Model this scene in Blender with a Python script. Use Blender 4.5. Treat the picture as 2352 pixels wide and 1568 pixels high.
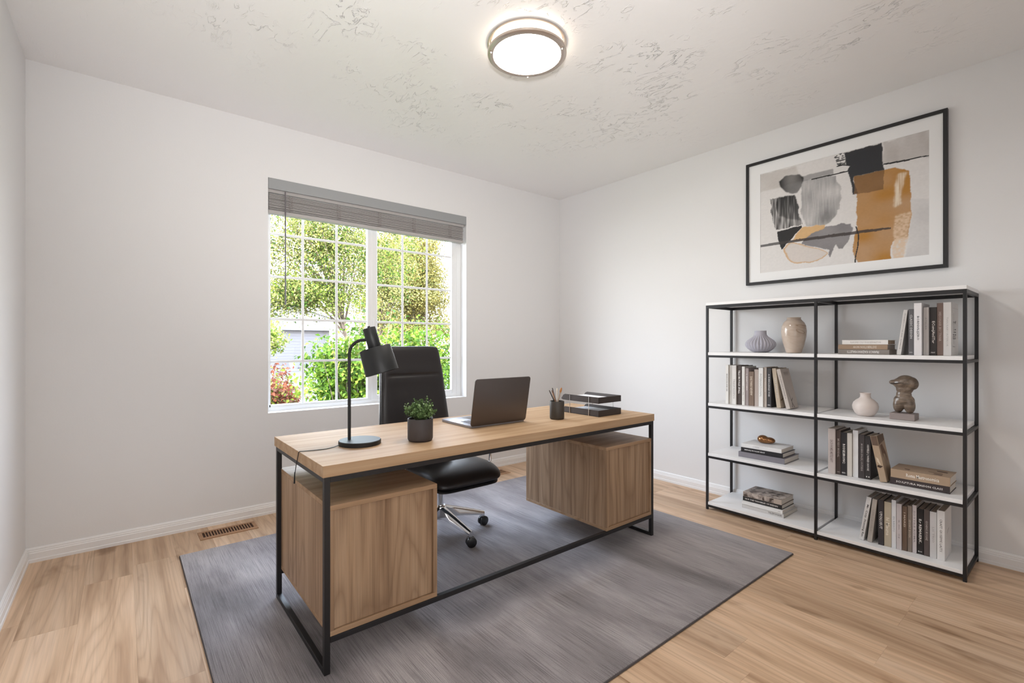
import bpy, bmesh, math, random
import numpy as np
from mathutils import Vector, Matrix, Euler

for o in list(bpy.data.objects):
    bpy.data.objects.remove(o)
S = bpy.context.scene
COL = S.collection
R = math.radians

# ------------------------------------------------------------------ camera
cam_d = bpy.data.cameras.new('camera')
cam = bpy.data.objects.new('camera', cam_d)
COL.objects.link(cam)
cam.location = (-3.661, -3.685, 1.196)
cam.rotation_euler = (R(90), 0, R(50.85 - 90))
cam_d.sensor_width = 36
cam_d.lens = 16.822
cam_d.shift_y = 4 / 2352
cam_d.clip_start = 0.02
cam_d.clip_end = 300
S.camera = cam

# ------------------------------------------------------------------ sky, sun, lights, exposure
world = bpy.data.worlds.new('World')
S.world = world
world.use_nodes = True
wn, wl = world.node_tree.nodes, world.node_tree.links
wn.clear()
w_out = wn.new('ShaderNodeOutputWorld')
w_bg = wn.new('ShaderNodeBackground')
w_tc = wn.new('ShaderNodeTexCoord')
w_sep = wn.new('ShaderNodeSeparateXYZ')
w_ramp = wn.new('ShaderNodeValToRGB')
w_ramp.color_ramp.elements[0].position = 0.0
w_ramp.color_ramp.elements[0].color = (0.95, 0.97, 1.0, 1)
w_ramp.color_ramp.elements[1].position = 0.7
w_ramp.color_ramp.elements[1].color = (0.62, 0.76, 1.0, 1)
wl.new(w_tc.outputs['Generated'], w_sep.inputs[0])
wl.new(w_sep.outputs['Z'], w_ramp.inputs[0])
wl.new(w_ramp.outputs[0], w_bg.inputs['Color'])
w_bg.inputs['Strength'].default_value = 17.0
wl.new(w_bg.outputs[0], w_out.inputs[0])

sun_d = bpy.data.lights.new('sun', 'SUN')
sun_d.energy = 24.0
sun_d.color = (1.0, 0.94, 0.84)
sun_d.angle = R(0.6)
sun = bpy.data.objects.new('sun', sun_d)
COL.objects.link(sun)
sun.rotation_euler = Vector((-0.70, -0.10, 0.70)).to_track_quat('Z', 'Y').to_euler()

def area(name, loc, target, sx, sy, power, color):
    d = bpy.data.lights.new(name, 'AREA')
    d.shape = 'RECTANGLE'; d.size = sx; d.size_y = sy; d.energy = power; d.color = color
    o = bpy.data.objects.new(name, d)
    COL.objects.link(o)
    o.location = loc
    o.rotation_euler = (Vector(loc) - Vector(target)).to_track_quat('Z', 'Y').to_euler()
    return o
# added fill spot beside the camera, bounced off the ceiling to brighten the room
fl_d = bpy.data.lights.new('bounce_fill', 'SPOT')
fl_d.energy = 250; fl_d.color = (1.0, 0.985, 0.975); fl_d.spot_size = R(95); fl_d.spot_blend = 1.0; fl_d.shadow_soft_size = 0.12
fl_o = bpy.data.objects.new('bounce_fill', fl_d); COL.objects.link(fl_o)
fl_o.location = (-3.75, -3.80, 1.55)
fl_o.rotation_euler = (Vector(fl_o.location) - Vector((-2.55, -2.0, 2.74))).to_track_quat('Z', 'Y').to_euler()
# added fill light behind the camera; the wall there has no doorway
area('rear_fill', (-3.25, -4.28, 1.15), (-3.1, 0, 1.0), 1.3, 2.0, 15, (0.97, 0.98, 1.0))
# daylight entering at the window
area('window_portal', (-2.03, 0.16, 1.42), (-2.03, -3, 1.42), 1.66, 1.45, 1, (1, 1, 1)).data.cycles.is_portal = True

S.view_settings.view_transform = 'Standard'
S.view_settings.look = 'None'
S.view_settings.exposure = 0.08
S.view_settings.gamma = 1.0
S.view_settings.use_curve_mapping = False
S.render.film_transparent = False
try:
    S.cycles.max_bounces = 8
    S.cycles.diffuse_bounces = 5
    S.cycles.glossy_bounces = 4
    S.cycles.transparent_max_bounces = 12
    S.cycles.sample_clamp_indirect = 6
    S.cycles.caustics_reflective = False
    S.cycles.caustics_refractive = False
    S.cycles.use_denoising = True
except Exception:
    pass

# ------------------------------------------------------------------ materials
def srgb(r, g, b):
    f = lambda c: (c / 255 / 12.92) if c / 255 <= 0.04045 else ((c / 255 + 0.055) / 1.055) ** 2.4
    return (f(r), f(g), f(b), 1)

class NT:
    def __init__(s, name):
        s.m = bpy.data.materials.new(name)
        s.m.use_nodes = True
        s.n, s.l = s.m.node_tree.nodes, s.m.node_tree.links
        s.b = s.n['Principled BSDF']
        s.out = s.n['Material Output']
    def node(s, t, **k):
        x = s.n.new(t)
        for a, v in k.items():
            if a.startswith('_'):
                setattr(x, a[1:], v)
            else:
                x.inputs[a.replace('__', ' ')].default_value = v
        return x
    def link(s, a, b): s.l.new(a, b)
    def coords(s, scale, kind='Object', rnd=0.0, rot=(0, 0, 0)):
        tc = s.n.new('ShaderNodeTexCoord')
        mp = s.n.new('ShaderNodeMapping')
        mp.inputs['Scale'].default_value = scale
        mp.inputs['Rotation'].default_value = rot
        s.link(tc.outputs[kind], mp.inputs['Vector'])
        if rnd:
            oi = s.n.new('ShaderNodeObjectInfo')
            mu = s.n.new('ShaderNodeVectorMath'); mu.operation = 'SCALE'
            mu.inputs[0].default_value = (rnd, rnd * 0.73, rnd * 0.37)
            s.link(oi.outputs['Random'], mu.inputs['Scale'])
            s.link(mu.outputs[0], mp.inputs['Location'])
        return mp.outputs[0]
    def noise(s, vec, scale=5, detail=3, rough=0.5, dist=0.0):
        x = s.n.new('ShaderNodeTexNoise')
        x.inputs['Scale'].default_value = scale
        x.inputs['Detail'].default_value = detail
        x.inputs['Roughness'].default_value = rough
        x.inputs['Distortion'].default_value = dist
        if vec is not None: s.link(vec, x.inputs['Vector'])
        return x.outputs[0]
    def ramp(s, fac, stops):
        x = s.n.new('ShaderNodeValToRGB')
        cr = x.color_ramp
        while len(cr.elements) > len(stops): cr.elements.remove(cr.elements[-1])
        while len(cr.elements) < len(stops): cr.elements.new(0.5)
        for e, (p, c) in zip(cr.elements, stops):
            e.position = p
            e.color = c if len(c) == 4 else (*c, 1)
        s.link(fac, x.inputs[0])
        return x.outputs[0]
    def math(s, op, a, b=None, c=None):
        x = s.n.new('ShaderNodeMath'); x.operation = op
        for i, v in enumerate((a, b, c)):
            if v is None: continue
            if isinstance(v, (int, float)): x.inputs[i].default_value = v
            else: s.link(v, x.inputs[i])
        return x.outputs[0]
    def mix(s, fac, a, b, mode='MIX'):
        x = s.n.new('ShaderNodeMix'); x.data_type = 'RGBA'; x.blend_type = mode
        for sock, v in ((x.inputs[0], fac), (x.inputs[6], a), (x.inputs[7], b)):
            if isinstance(v, (int, float)): sock.default_value = v
            elif isinstance(v, tuple): sock.default_value = v
            else: s.link(v, sock)
        return x.outputs[2]
    def bump(s, h, strength=0.3, dist=0.002):
        x = s.n.new('ShaderNodeBump')
        x.inputs['Strength'].default_value = strength
        x.inputs['Distance'].default_value = dist
        s.link(h, x.inputs['Height'])
        s.link(x.outputs[0], s.b.inputs['Normal'])

def plain(name, col, rough=0.5, metal=0.0, spec=0.5, var=0.0, bump=0.0, bscale=200, coat=0.0):
    t = NT(name)
    t.b.inputs['Roughness'].default_value = rough
    t.b.inputs['Metallic'].default_value = metal
    t.b.inputs['Specular IOR Level'].default_value = spec
    t.b.inputs['Coat Weight'].default_value = coat
    if var or bump:
        v = t.coords((1, 1, 1), rnd=3.0)
    if var:
        n = t.noise(v, 9, 4)
        lo = tuple(c * (1 - var) for c in col[:3]) + (1,)
        hi = tuple(min(1, c * (1 + var)) for c in col[:3]) + (1,)
        t.link(t.ramp(n, [(0.3, lo), (0.7, hi)]), t.b.inputs['Base Color'])
    else:
        t.b.inputs['Base Color'].default_value = col
    if bump:
        t.bump(t.noise(v, bscale, 2), bump, 0.001)
    return t.m

def wall_mat():
    t = NT('wall_paint')
    t.b.inputs['Base Color'].default_value = (0.755, 0.748, 0.746, 1)
    t.b.inputs['Roughness'].default_value = 0.55
    t.b.inputs['Specular IOR Level'].default_value = 0.25
    v = t.coords((1, 1, 1))
    h = t.math('ADD', t.noise(v, 110, 3), t.math('MULTIPLY', t.noise(v, 12, 2), 0.6))
    t.bump(h, 0.12, 0.002)
    return t.m

def ceiling_mat():
    t = NT('ceiling_paint')
    t.b.inputs['Base Color'].default_value = (0.86, 0.852, 0.848, 1)
    t.b.inputs['Roughness'].default_value = 0.32
    t.b.inputs['Specular IOR Level'].default_value = 0.55
    v = t.coords((1, 1, 1))
    warp = t.noise(t.coords((2.2, 1.0, 1), rot=(0, 0, 0.6)), 5.5, 5, 0.55, 1.2)
    # trowelled plaster: flat lakes with ragged raised lips, in loose patches
    lip = t.math('SUBTRACT', 1.0, t.math('MINIMUM', t.math('MULTIPLY', t.math('ABSOLUTE', t.math('SUBTRACT', warp, 0.53)), 38.0), 1.0))
    where = t.ramp(t.noise(v, 2.6, 3, 0.6), [(0.46, (0, 0, 0)), (0.62, (1, 1, 1))])
    fine = t.ramp(t.noise(v, 26, 3, 0.6), [(0.42, (0, 0, 0)), (0.56, (1, 1, 1))])
    h = t.math('MULTIPLY', t.math('MULTIPLY', lip, where), fine)
    # the trowel work thins out towards the walls
    ds = t.n.new('ShaderNodeVectorMath'); ds.operation = 'DISTANCE'
    t.link(v, ds.inputs[0]); ds.inputs[1].default_value = (-2.1, -2.3, 2.74)
    h = t.math('MULTIPLY', h, t.ramp(t.math('MULTIPLY', ds.outputs['Value'], 0.5), [(0.62, (1, 1, 1)), (1.0, (0.10, 0.10, 0.10))]))
    h2 = t.math('ADD', t.math('MULTIPLY', h, 1.0), t.math('MULTIPLY', t.noise(v, 7, 3), 0.35))
    t.bump(h2, 0.85, 0.008)
    return t.m

def wood_mat(name, dark, mid, light, axis, rough=0.45, ring=9.0, cross=6.0, along=0.8, rnd=9.0, plankvar=0.0, spec=0.4, fibre=0.5, knots=False, mids=26, ringmix=0.5):
    """grain running along the given local axis ('X','Y','Z')"""
    t = NT(name)
    sc = {'X': (along, cross, cross), 'Y': (cross, along, cross), 'Z': (cross, cross, along)}[axis]
    v = t.coords(sc, rnd=rnd)
    n = t.noise(v, 0.9, 1.6, 0.45, 0.15)
    ringv = t.math('FRACT', t.math('MULTIPLY', n, ring))
    tri = t.math('ABSOLUTE', t.math('SUBTRACT', t.math('MULTIPLY', ringv, 2.0), 1.0))
    tri = t.math('POWER', tri, 2.6)
    fs = {'X': (3, 160, 160), 'Y': (160, 3, 160), 'Z': (160, 160, 3)}[axis]
    f = t.noise(t.coords(fs, rnd=rnd), 1.0, 3, 0.6)
    ms = {'X': (0.9, mids, mids), 'Y': (mids, 0.9, mids), 'Z': (mids, mids, 0.9)}[axis]
    md = t.noise(t.coords(ms, rnd=rnd), 1.0, 3, 0.55)
    base = t.ramp(md, [(0.25, dark), (0.5, mid), (0.78, light)])
    c1 = t.mix(t.math('MULTIPLY', tri, ringmix), base, dark, 'MIX')
    fr = t.ramp(f, [(0.3, (1 - 0.28 * fibre,) * 3), (0.6, (1.0, 1.0, 1.0))])
    c2 = t.mix(1.0, c1, fr, 'MULTIPLY')
    if knots:
        kn = t.noise(t.coords({'X': (1, 3, 3), 'Y': (3, 1, 3), 'Z': (3, 3, 1)}[axis], rnd=rnd), 2.3, 3, 0.5, 0.4)
        kr = t.ramp(kn, [(0.62, (1, 1, 1)), (0.74, (0.62, 0.55, 0.48))])
        c2 = t.mix(1.0, c2, kr, 'MULTIPLY')
    if plankvar:
        oi = t.n.new('ShaderNodeObjectInfo')
        pv = t.ramp(oi.outputs['Random'], [(0.0, (1 - plankvar, 1 - plankvar * 1.06, 1 - plankvar * 1.12)), (0.5, (1, 1, 1)), (1.0, (1 + plankvar * 0.4,) * 3)])
        c2 = t.mix(1.0, c2, pv, 'MULTIPLY')
    t.link(c2, t.b.inputs['Base Color'])
    t.b.inputs['Roughness'].default_value = rough
    t.b.inputs['Specular IOR Level'].default_value = spec
    t.bump(t.math('ADD', f, t.math('MULTIPLY', tri, 0.4)), 0.10, 0.0006)
    return t.m

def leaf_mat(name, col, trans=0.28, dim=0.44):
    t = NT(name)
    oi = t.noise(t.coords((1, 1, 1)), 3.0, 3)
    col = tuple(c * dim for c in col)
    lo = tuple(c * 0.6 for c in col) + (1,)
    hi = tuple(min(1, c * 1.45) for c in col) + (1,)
    c = t.ramp(oi, [(0.3, lo), (0.7, hi)])
    t.link(c, t.b.inputs['Base Color'])
    t.b.inputs['Roughness'].default_value = 0.6
    t.b.inputs['Specular IOR Level'].default_value = 0.08
    tr = t.node('ShaderNodeBsdfTranslucent')
    t.link(c, tr.inputs['Color'])
    mx = t.node('ShaderNodeMixShader')
    mx.inputs[0].default_value = trans
    t.link(t.b.outputs[0], mx.inputs[1]); t.link(tr.outputs[0], mx.inputs[2])
    t.link(mx.outputs[0], t.out.inputs[0])
    return t.m

def emit_mat(name, col, strength):
    t = NT(name)
    t.b.inputs['Base Color'].default_value = (0.9, 0.88, 0.85, 1)
    t.b.inputs['Emission Color'].default_value = col
    t.b.inputs['Emission Strength'].default_value = strength
    t.b.inputs['Roughness'].default_value = 0.3
    return t.m

def glass_mat():
    t = NT('window_glass')
    t.n.remove(t.b)
    tr = t.n.new('ShaderNodeBsdfTransparent'); tr.inputs[0].default_value = (0.97, 0.98, 0.975, 1)
    gl = t.n.new('ShaderNodeBsdfGlossy'); gl.inputs['Roughness'].default_value = 0.02
    lw = t.n.new('ShaderNodeLayerWeight'); lw.inputs[0].default_value = 0.5
    sch = t.math('ADD', 0.02, t.math('MULTIPLY', t.math('POWER', lw.outputs['Facing'], 5.0), 0.9))
    mx = t.n.new('ShaderNodeMixShader')
    t.link(sch, mx.inputs[0]); t.link(tr.outputs[0], mx.inputs[1]); t.link(gl.outputs[0], mx.inputs[2])
    t.link(mx.outputs[0], t.out.inputs[0])
    return t.m

def rug_mat():
    t = NT('rug_wool')
    v = t.coords((1, 1, 1))
    big = t.noise(t.coords((3.4, 1.1, 1)), 1.0, 4, 0.6, 0.4)
    mid = t.noise(t.coords((22, 2.0, 1)), 1.0, 4, 0.6)
    lines = t.noise(t.coords((360, 4, 1)), 1.0, 3, 0.7)
    grain = t.noise(v, 420, 2, 0.6)
    base = t.ramp(big, [(0.33, srgb(118, 112, 113)), (0.5, srgb(150, 143, 144)), (0.68, srgb(178, 172, 172))])
    m1 = t.ramp(mid, [(0.3, (0.90, 0.90, 0.90)), (0.65, (1.05, 1.04, 1.04))])
    m2 = t.ramp(lines, [(0.34, (0.52, 0.51, 0.51)), (0.54, (1.10, 1.10, 1.10))])
    m3 = t.ramp(grain, [(0.35, (0.78, 0.78, 0.78)), (0.65, (1.12, 1.12, 1.12))])
    c = t.mix(1.0, t.mix(1.0, t.mix(1.0, base, m1, 'MULTIPLY'), m2, 'MULTIPLY'), m3, 'MULTIPLY')
    t.link(c, t.b.inputs['Base Color'])
    t.b.inputs['Roughness'].default_value = 0.8
    t.b.inputs['Specular IOR Level'].default_value = 0.2
    t.b.inputs['Sheen Weight'].default_value = 0.35
    t.b.inputs['Sheen Roughness'].default_value = 0.4
    t.b.inputs['Sheen Tint'].default_value = (0.95, 0.95, 0.97, 1)
    t.bump(t.math('ADD', lines, grain), 0.8, 0.003)
    return t.m

M = {}
M['wall'] = wall_mat()
M['ceiling'] = ceiling_mat()
M['trim'] = plain('trim_paint', (0.80, 0.79, 0.785, 1), 0.38)
M['vinyl'] = plain('window_vinyl', (0.82, 0.82, 0.815, 1), 0.35)
M['floor'] = wood_mat('floor_oak', srgb(166, 133, 104), srgb(211, 179, 148), srgb(225, 197, 169), 'Y', rough=0.42, ring=17, cross=6.5, along=0.42, plankvar=0.16, knots=True, mids=14, ringmix=0.40, spec=0.35)
M['subfloor'] = plain('subfloor_dark', srgb(96, 72, 52), 0.8)
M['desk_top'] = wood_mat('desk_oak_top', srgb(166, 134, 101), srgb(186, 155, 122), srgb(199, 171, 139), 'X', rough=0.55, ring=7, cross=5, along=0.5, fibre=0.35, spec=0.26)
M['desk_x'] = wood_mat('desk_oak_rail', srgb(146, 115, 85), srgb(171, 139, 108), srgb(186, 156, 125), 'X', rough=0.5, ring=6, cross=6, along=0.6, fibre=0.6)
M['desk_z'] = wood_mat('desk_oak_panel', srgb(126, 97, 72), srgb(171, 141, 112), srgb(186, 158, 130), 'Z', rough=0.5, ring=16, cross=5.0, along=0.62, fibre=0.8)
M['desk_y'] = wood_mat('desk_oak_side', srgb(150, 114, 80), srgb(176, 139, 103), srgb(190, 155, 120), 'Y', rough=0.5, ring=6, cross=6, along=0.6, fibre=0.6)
M['black_metal'] = plain('black_powder_coat', srgb(25, 24, 26), 0.42, 0.0, 0.5, bump=0.05, bscale=900)
M['lamp_black'] = plain('lamp_black', srgb(25, 26, 27), 0.45, 0.1, 0.5)
M['leather'] = plain('black_leather', srgb(31, 28, 29), 0.36, 0, 0.5, bump=0.10, bscale=350)
M['chrome'] = plain('chrome', (0.72, 0.72, 0.73, 1), 0.14, 1.0)
M['plastic'] = plain('black_plastic', srgb(26, 26, 28), 0.4)
M['white_board'] = plain('white_laminate', (0.84, 0.83, 0.825, 1), 0.42)
M['laptop'] = plain('space_grey_aluminium', srgb(104, 98, 96), 0.36, 0.85)
M['laptop_deck'] = plain('aluminium_deck', srgb(150, 150, 158), 0.38, 0.6)
M['keys'] = plain('laptop_keys', srgb(120, 120, 130), 0.5)
M['screen'] = plain('laptop_screen', (0.01, 0.01, 0.012, 1), 0.1)
M['tray'] = plain('tray_dark_steel', srgb(62, 55, 53), 0.42, 0.2)
M['cup'] = plain('cup_dark_ceramic', srgb(58, 53, 48), 0.5)
M['pot'] = plain('plant_pot_stone', srgb(66, 60, 60), 0.6, var=0.25, bump=0.2, bscale=60)
M['soil'] = plain('potting_soil', srgb(50, 38, 30), 0.9)
M['paper'] = plain('white_paper', (0.85, 0.85, 0.86, 1), 0.6)
M['nickel'] = plain('brushed_nickel', srgb(196, 184, 174), 0.32, 0.9)
M['blind'] = plain('blind_backlit_slats', srgb(172, 168, 166), 0.55)  # whitish slats; the grey of their backlit side is put into the colour
M['blind_valance'] = plain('blind_valance', srgb(150, 152, 153), 0.5)  # backlit shade of the whitish valance painted into its colour
M['cord'] = plain('blind_cord', srgb(150, 142, 138), 0.8)
M['vent'] = wood_mat('vent_oak', srgb(140, 100, 70), srgb(168, 128, 94), srgb(180, 142, 108), 'X', rough=0.45, plankvar=0)
M['vent_shade'] = plain('vent_shade', srgb(58, 34, 22), 0.9)
M['glass'] = glass_mat()
M['rug'] = rug_mat()
M['rug_edge'] = plain('rug_binding', srgb(74, 69, 70), 0.9)
M['diffuser'] = emit_mat('lamp_diffuser', (1.0, 0.93, 0.85, 1), 58.0)
M['diffuser_side'] = emit_mat('lamp_diffuser_side', (1.0, 0.84, 0.66, 1), 6.0)
M['vase_lav'] = plain('vase_lavender_matt', srgb(176, 174, 184), 0.75)
M['vase_cream'] = plain('vase_cream', srgb(214, 203, 197), 0.6)
M['bronze'] = plain('bronze', srgb(150, 108, 72), 0.22, 0.85)
M['torso_base'] = plain('sculpture_plinth', srgb(140, 128, 124), 0.7)
M['mat_white'] = plain('picture_mount', (0.80, 0.80, 0.80, 1), 0.6)
M['foliage_pot'] = leaf_mat('boxwood_leaf', (0.12, 0.20, 0.07), 0.15, 1.0)
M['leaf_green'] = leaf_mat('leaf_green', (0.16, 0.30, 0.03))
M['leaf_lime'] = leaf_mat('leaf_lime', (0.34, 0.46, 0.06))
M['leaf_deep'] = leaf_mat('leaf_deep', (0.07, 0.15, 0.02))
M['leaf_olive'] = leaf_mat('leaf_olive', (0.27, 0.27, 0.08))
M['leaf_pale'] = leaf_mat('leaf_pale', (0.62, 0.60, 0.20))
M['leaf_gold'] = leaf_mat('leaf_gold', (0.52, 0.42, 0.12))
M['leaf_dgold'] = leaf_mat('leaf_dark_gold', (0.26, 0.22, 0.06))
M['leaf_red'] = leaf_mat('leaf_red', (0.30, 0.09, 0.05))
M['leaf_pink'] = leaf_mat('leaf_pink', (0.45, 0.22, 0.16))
M['bark'] = plain('bark', srgb(96, 82, 70), 0.9, var=0.3)
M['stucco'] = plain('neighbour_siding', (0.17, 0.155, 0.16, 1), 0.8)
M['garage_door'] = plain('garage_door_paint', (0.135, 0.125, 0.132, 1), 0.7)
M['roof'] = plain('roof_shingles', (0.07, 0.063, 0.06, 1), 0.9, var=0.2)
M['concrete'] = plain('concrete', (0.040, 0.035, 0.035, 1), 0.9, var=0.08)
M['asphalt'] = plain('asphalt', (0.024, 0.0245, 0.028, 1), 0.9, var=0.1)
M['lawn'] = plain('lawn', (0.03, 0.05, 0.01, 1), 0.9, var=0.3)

def tan_vase_mat():
    t = NT('vase_tan_glaze')
    v = t.coords((1, 1, 3))
    n = t.noise(v, 4.0, 2, 0.45, 1.6)
    rr = t.math('ABSOLUTE', t.math('SUBTRACT', t.math('FRACT', t.math('MULTIPLY', n, 2.6)), 0.5))
    t.link(t.ramp(rr, [(0.0, srgb(150, 130, 112)), (0.08, srgb(178, 160, 144)), (0.5, srgb(190, 174, 160))]), t.b.inputs['Base Color'])
    t.b.inputs['Roughness'].default_value = 0.14
    return t.m
def torso_mat():
    t = NT('sculpture_glazed_stone')
    v = t.coords((1, 1, 3))
    n = t.noise(v, 14.0, 4, 0.6, 1.0)
    t.link(t.ramp(n, [(0.3, srgb(78, 66, 56)), (0.55, srgb(118, 102, 88)), (0.75, srgb(150, 134, 116))]), t.b.inputs['Base Color'])
    t.b.inputs['Roughness'].default_value = 0.3
    return t.m
M['vase_tan'] = tan_vase_mat()
M['torso'] = torso_mat()

# ------------------------------------------------------------------ helpers
def link(o, parent=None):
    COL.objects.link(o)
    if parent is not None: o.parent = parent
    return o
def empty(name, loc=(0, 0, 0), rot=(0, 0, 0), parent=None):
    o = bpy.data.objects.new(name, None)
    o.empty_display_size = 0.05
    o.location = loc; o.rotation_euler = rot
    return link(o, parent)
def tag(o, label=None, cat=None, group=None, kind=None):
    if label: o['label'] = label
    if cat: o['category'] = cat
    if group: o['group'] = group
    if kind: o['kind'] = kind
    return o

class B:
    """one bmesh, collected from shapes, built as one object"""
    def __init__(s): s.bm = bmesh.new()
    def box(s, x0, x1, y0, y1, z0, z1, bev=0.0, seg=1, mi=0):
        c = Vector(((x0 + x1) / 2, (y0 + y1) / 2, (z0 + z1) / 2))
        r = bmesh.ops.create_cube(s.bm, size=1.0, matrix=Matrix.Translation(c) @ Matrix.Diagonal((abs(x1 - x0), abs(y1 - y0), abs(z1 - z0), 1)))
        vs = r['verts']
        fs = set(f for v in vs for f in v.link_faces)
        for f in fs: f.material_index = mi
        if bev:
            es = list(set(e for v in vs for e in v.link_edges))
            bmesh.ops.bevel(s.bm, geom=es, offset=bev, segments=seg, affect='EDGES', profile=0.6)
        return s
    def obox(s, mat, sx, sy, sz, bev=0.0, seg=1):
        r = bmesh.ops.create_cube(s.bm, size=1.0, matrix=mat @ Matrix.Diagonal((sx, sy, sz, 1)))
        if bev:
            es = list(set(e for v in r['verts'] for e in v.link_edges))
            bmesh.ops.bevel(s.bm, geom=es, offset=bev, segments=seg, affect='EDGES', profile=0.6)
        return s
    def tube(s, pts, r, n=10, cap=True, squash=None):
        pts = [Vector(p) for p in pts]
        rr = r if isinstance(r, (list, tuple)) else [r] * len(pts)
        rings = []
        up = None
        for i, p in enumerate(pts):
            d = (pts[min(i + 1, len(pts) - 1)] - pts[max(i - 1, 0)]).normalized()
            if up is None:
                up = Vector((0, 0, 1)) if abs(d.z) < 0.9 else Vector((1, 0, 0))
            a = d.cross(up).normalized()
            b = a.cross(d).normalized()
            up = b
            ring = []
            for k in range(n):
                t = 2 * math.pi * k / n
                ca, sa = math.cos(t), math.sin(t)
                if squash: ca *= squash
                ring.append(s.bm.verts.new(p + a * rr[i] * ca + b * rr[i] * sa))
            rings.append(ring)
        for i in range(len(rings) - 1):
            for k in range(n):
                s.bm.faces.new((rings[i][k], rings[i][(k + 1) % n], rings[i + 1][(k + 1) % n], rings[i + 1][k]))
        if cap:
            s.bm.faces.new(rings[0][::-1]); s.bm.faces.new(rings[-1])
        return s
    def lathe(s, prof, n=32, c=(0, 0, 0), rib=None, closed=True):
        rings = []
        for (r, z) in prof:
            ring = []
            for k in range(n):
                t = 2 * math.pi * k / n
                q = r * (1 + (rib(t, z) if rib else 0))
                ring.append(s.bm.verts.new((c[0] + q * math.cos(t), c[1] + q * math.sin(t), c[2] + z)))
            rings.append(ring)
        for i in range(len(rings) - 1):
            for k in range(n):
                s.bm.faces.new((rings[i][k], rings[i][(k + 1) % n], rings[i + 1][(k + 1) % n], rings[i + 1][k]))
        if closed:
            s.bm.faces.new(rings[0][::-1]); s.bm.faces.new(rings[-1])
        return s
    def prism(s, pts, h0, h1, plane='XY', bev=0.0, seg=2):
        """polygon extruded; plane XY -> along Z, XZ -> along Y, YZ -> along X"""
        f = {'XY': lambda a, b, h: (a, b, h), 'XZ': lambda a, b, h: (a, h, b), 'YZ': lambda a, b, h: (h, a, b)}[plane]
        lo = [s.bm.verts.new(f(a, b, h0)) for a, b in pts]
        hi = [s.bm.verts.new(f(a, b, h1)) for a, b in pts]
        n = len(pts)
        fa = [s.bm.faces.new(lo[::-1]), s.bm.faces.new(hi)]
        for k in range(n):
            s.bm.faces.new((lo[k], lo[(k + 1) % n], hi[(k + 1) % n], hi[k]))
        if bev:
            es = list(set(e for q in fa for e in q.edges))
            bmesh.ops.bevel(s.bm, geom=es, offset=bev, segments=seg, affect='EDGES', profile=0.6)
        return s
    def ell(s, c, r, rot=None, u=16, v=10):
        m = Matrix.Translation(c) @ ((rot or Matrix.Identity(3)).to_4x4()) @ Matrix.Diagonal((*r, 1))
        bmesh.ops.create_uvsphere(s.bm, u_segments=u, v_segments=v, radius=1.0, matrix=m)
        return s
    def xform(s, m):
        bmesh.ops.transform(s.bm, matrix=m, verts=s.bm.verts); return s
    def build(s, name, mats, parent=None, smooth=False, loc=None, angle=40):
        bmesh.ops.recalc_face_normals(s.bm, faces=s.bm.faces)
        me = bpy.data.meshes.new(name)
        s.bm.to_mesh(me); s.bm.free()
        if not isinstance(mats, (list, tuple)): mats = [mats]
        for m in mats: me.materials.append(m)
        if smooth:
            me.polygons.foreach_set('use_smooth', [True] * len(me.polygons))
            try: me.set_sharp_from_angle(angle=R(angle))
            except Exception: pass
        o = bpy.data.objects.new(name, me)
        if loc is not None: o.location = loc
        return link(o, parent)

def bx(name, mat, parent, *a, **k):
    return B().box(*a, **k).build(name, mat, parent)

def fromraw(name, V, F, mats, parent=None, mi=None, smooth=False):
    me = bpy.data.meshes.new(name)
    V = np.asarray(V, dtype=np.float32); F = np.asarray(F, dtype=np.int32)
    me.vertices.add(len(V)); me.vertices.foreach_set('co', V.ravel())
    k = F.shape[1]
    me.loops.add(F.size); me.loops.foreach_set('vertex_index', F.ravel())
    me.polygons.add(len(F))
    me.polygons.foreach_set('loop_start', np.arange(0, F.size, k, dtype=np.int32))
    try: me.polygons.foreach_set('loop_total', np.full(len(F), k, dtype=np.int32))
    except Exception: pass
    for m in (mats if isinstance(mats, (list, tuple)) else [mats]): me.materials.append(m)
    if mi is not None: me.polygons.foreach_set('material_index', np.asarray(mi, dtype=np.int32))
    if smooth: me.polygons.foreach_set('use_smooth', [True] * len(F))
    me.update(calc_edges=True)
    me.validate()
    o = bpy.data.objects.new(name, me)
    return link(o, parent)

def solid_from(o_tmp, name, mats, parent, smooth=True):
    """evaluate modifiers of a temporary object into a final mesh object"""
    dg = bpy.context.evaluated_depsgraph_get()
    me = bpy.data.meshes.new_from_object(o_tmp.evaluated_get(dg))
    me.name = name
    me.materials.clear()
    for m in (mats if isinstance(mats, (list, tuple)) else [mats]): me.materials.append(m)
    if smooth: me.polygons.foreach_set('use_smooth', [True] * len(me.polygons))
    bpy.data.objects.remove(o_tmp)
    o = bpy.data.objects.new(name, me)
    return link(o, parent)

def blob(name, ells, mat, parent, voxel=0.004, sm=6, cut=None):
    b = B()
    for e in ells: b.ell(*e)
    o = b.build('tmp', mat)
    m = o.modifiers.new('r', 'REMESH'); m.mode = 'VOXEL'; m.voxel_size = voxel; m.use_smooth_shade = True
    m2 = o.modifiers.new('s', 'SMOOTH'); m2.factor = 0.6; m2.iterations = sm
    bpy.context.view_layer.update()
    return solid_from(o, name, mat, parent)

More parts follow.
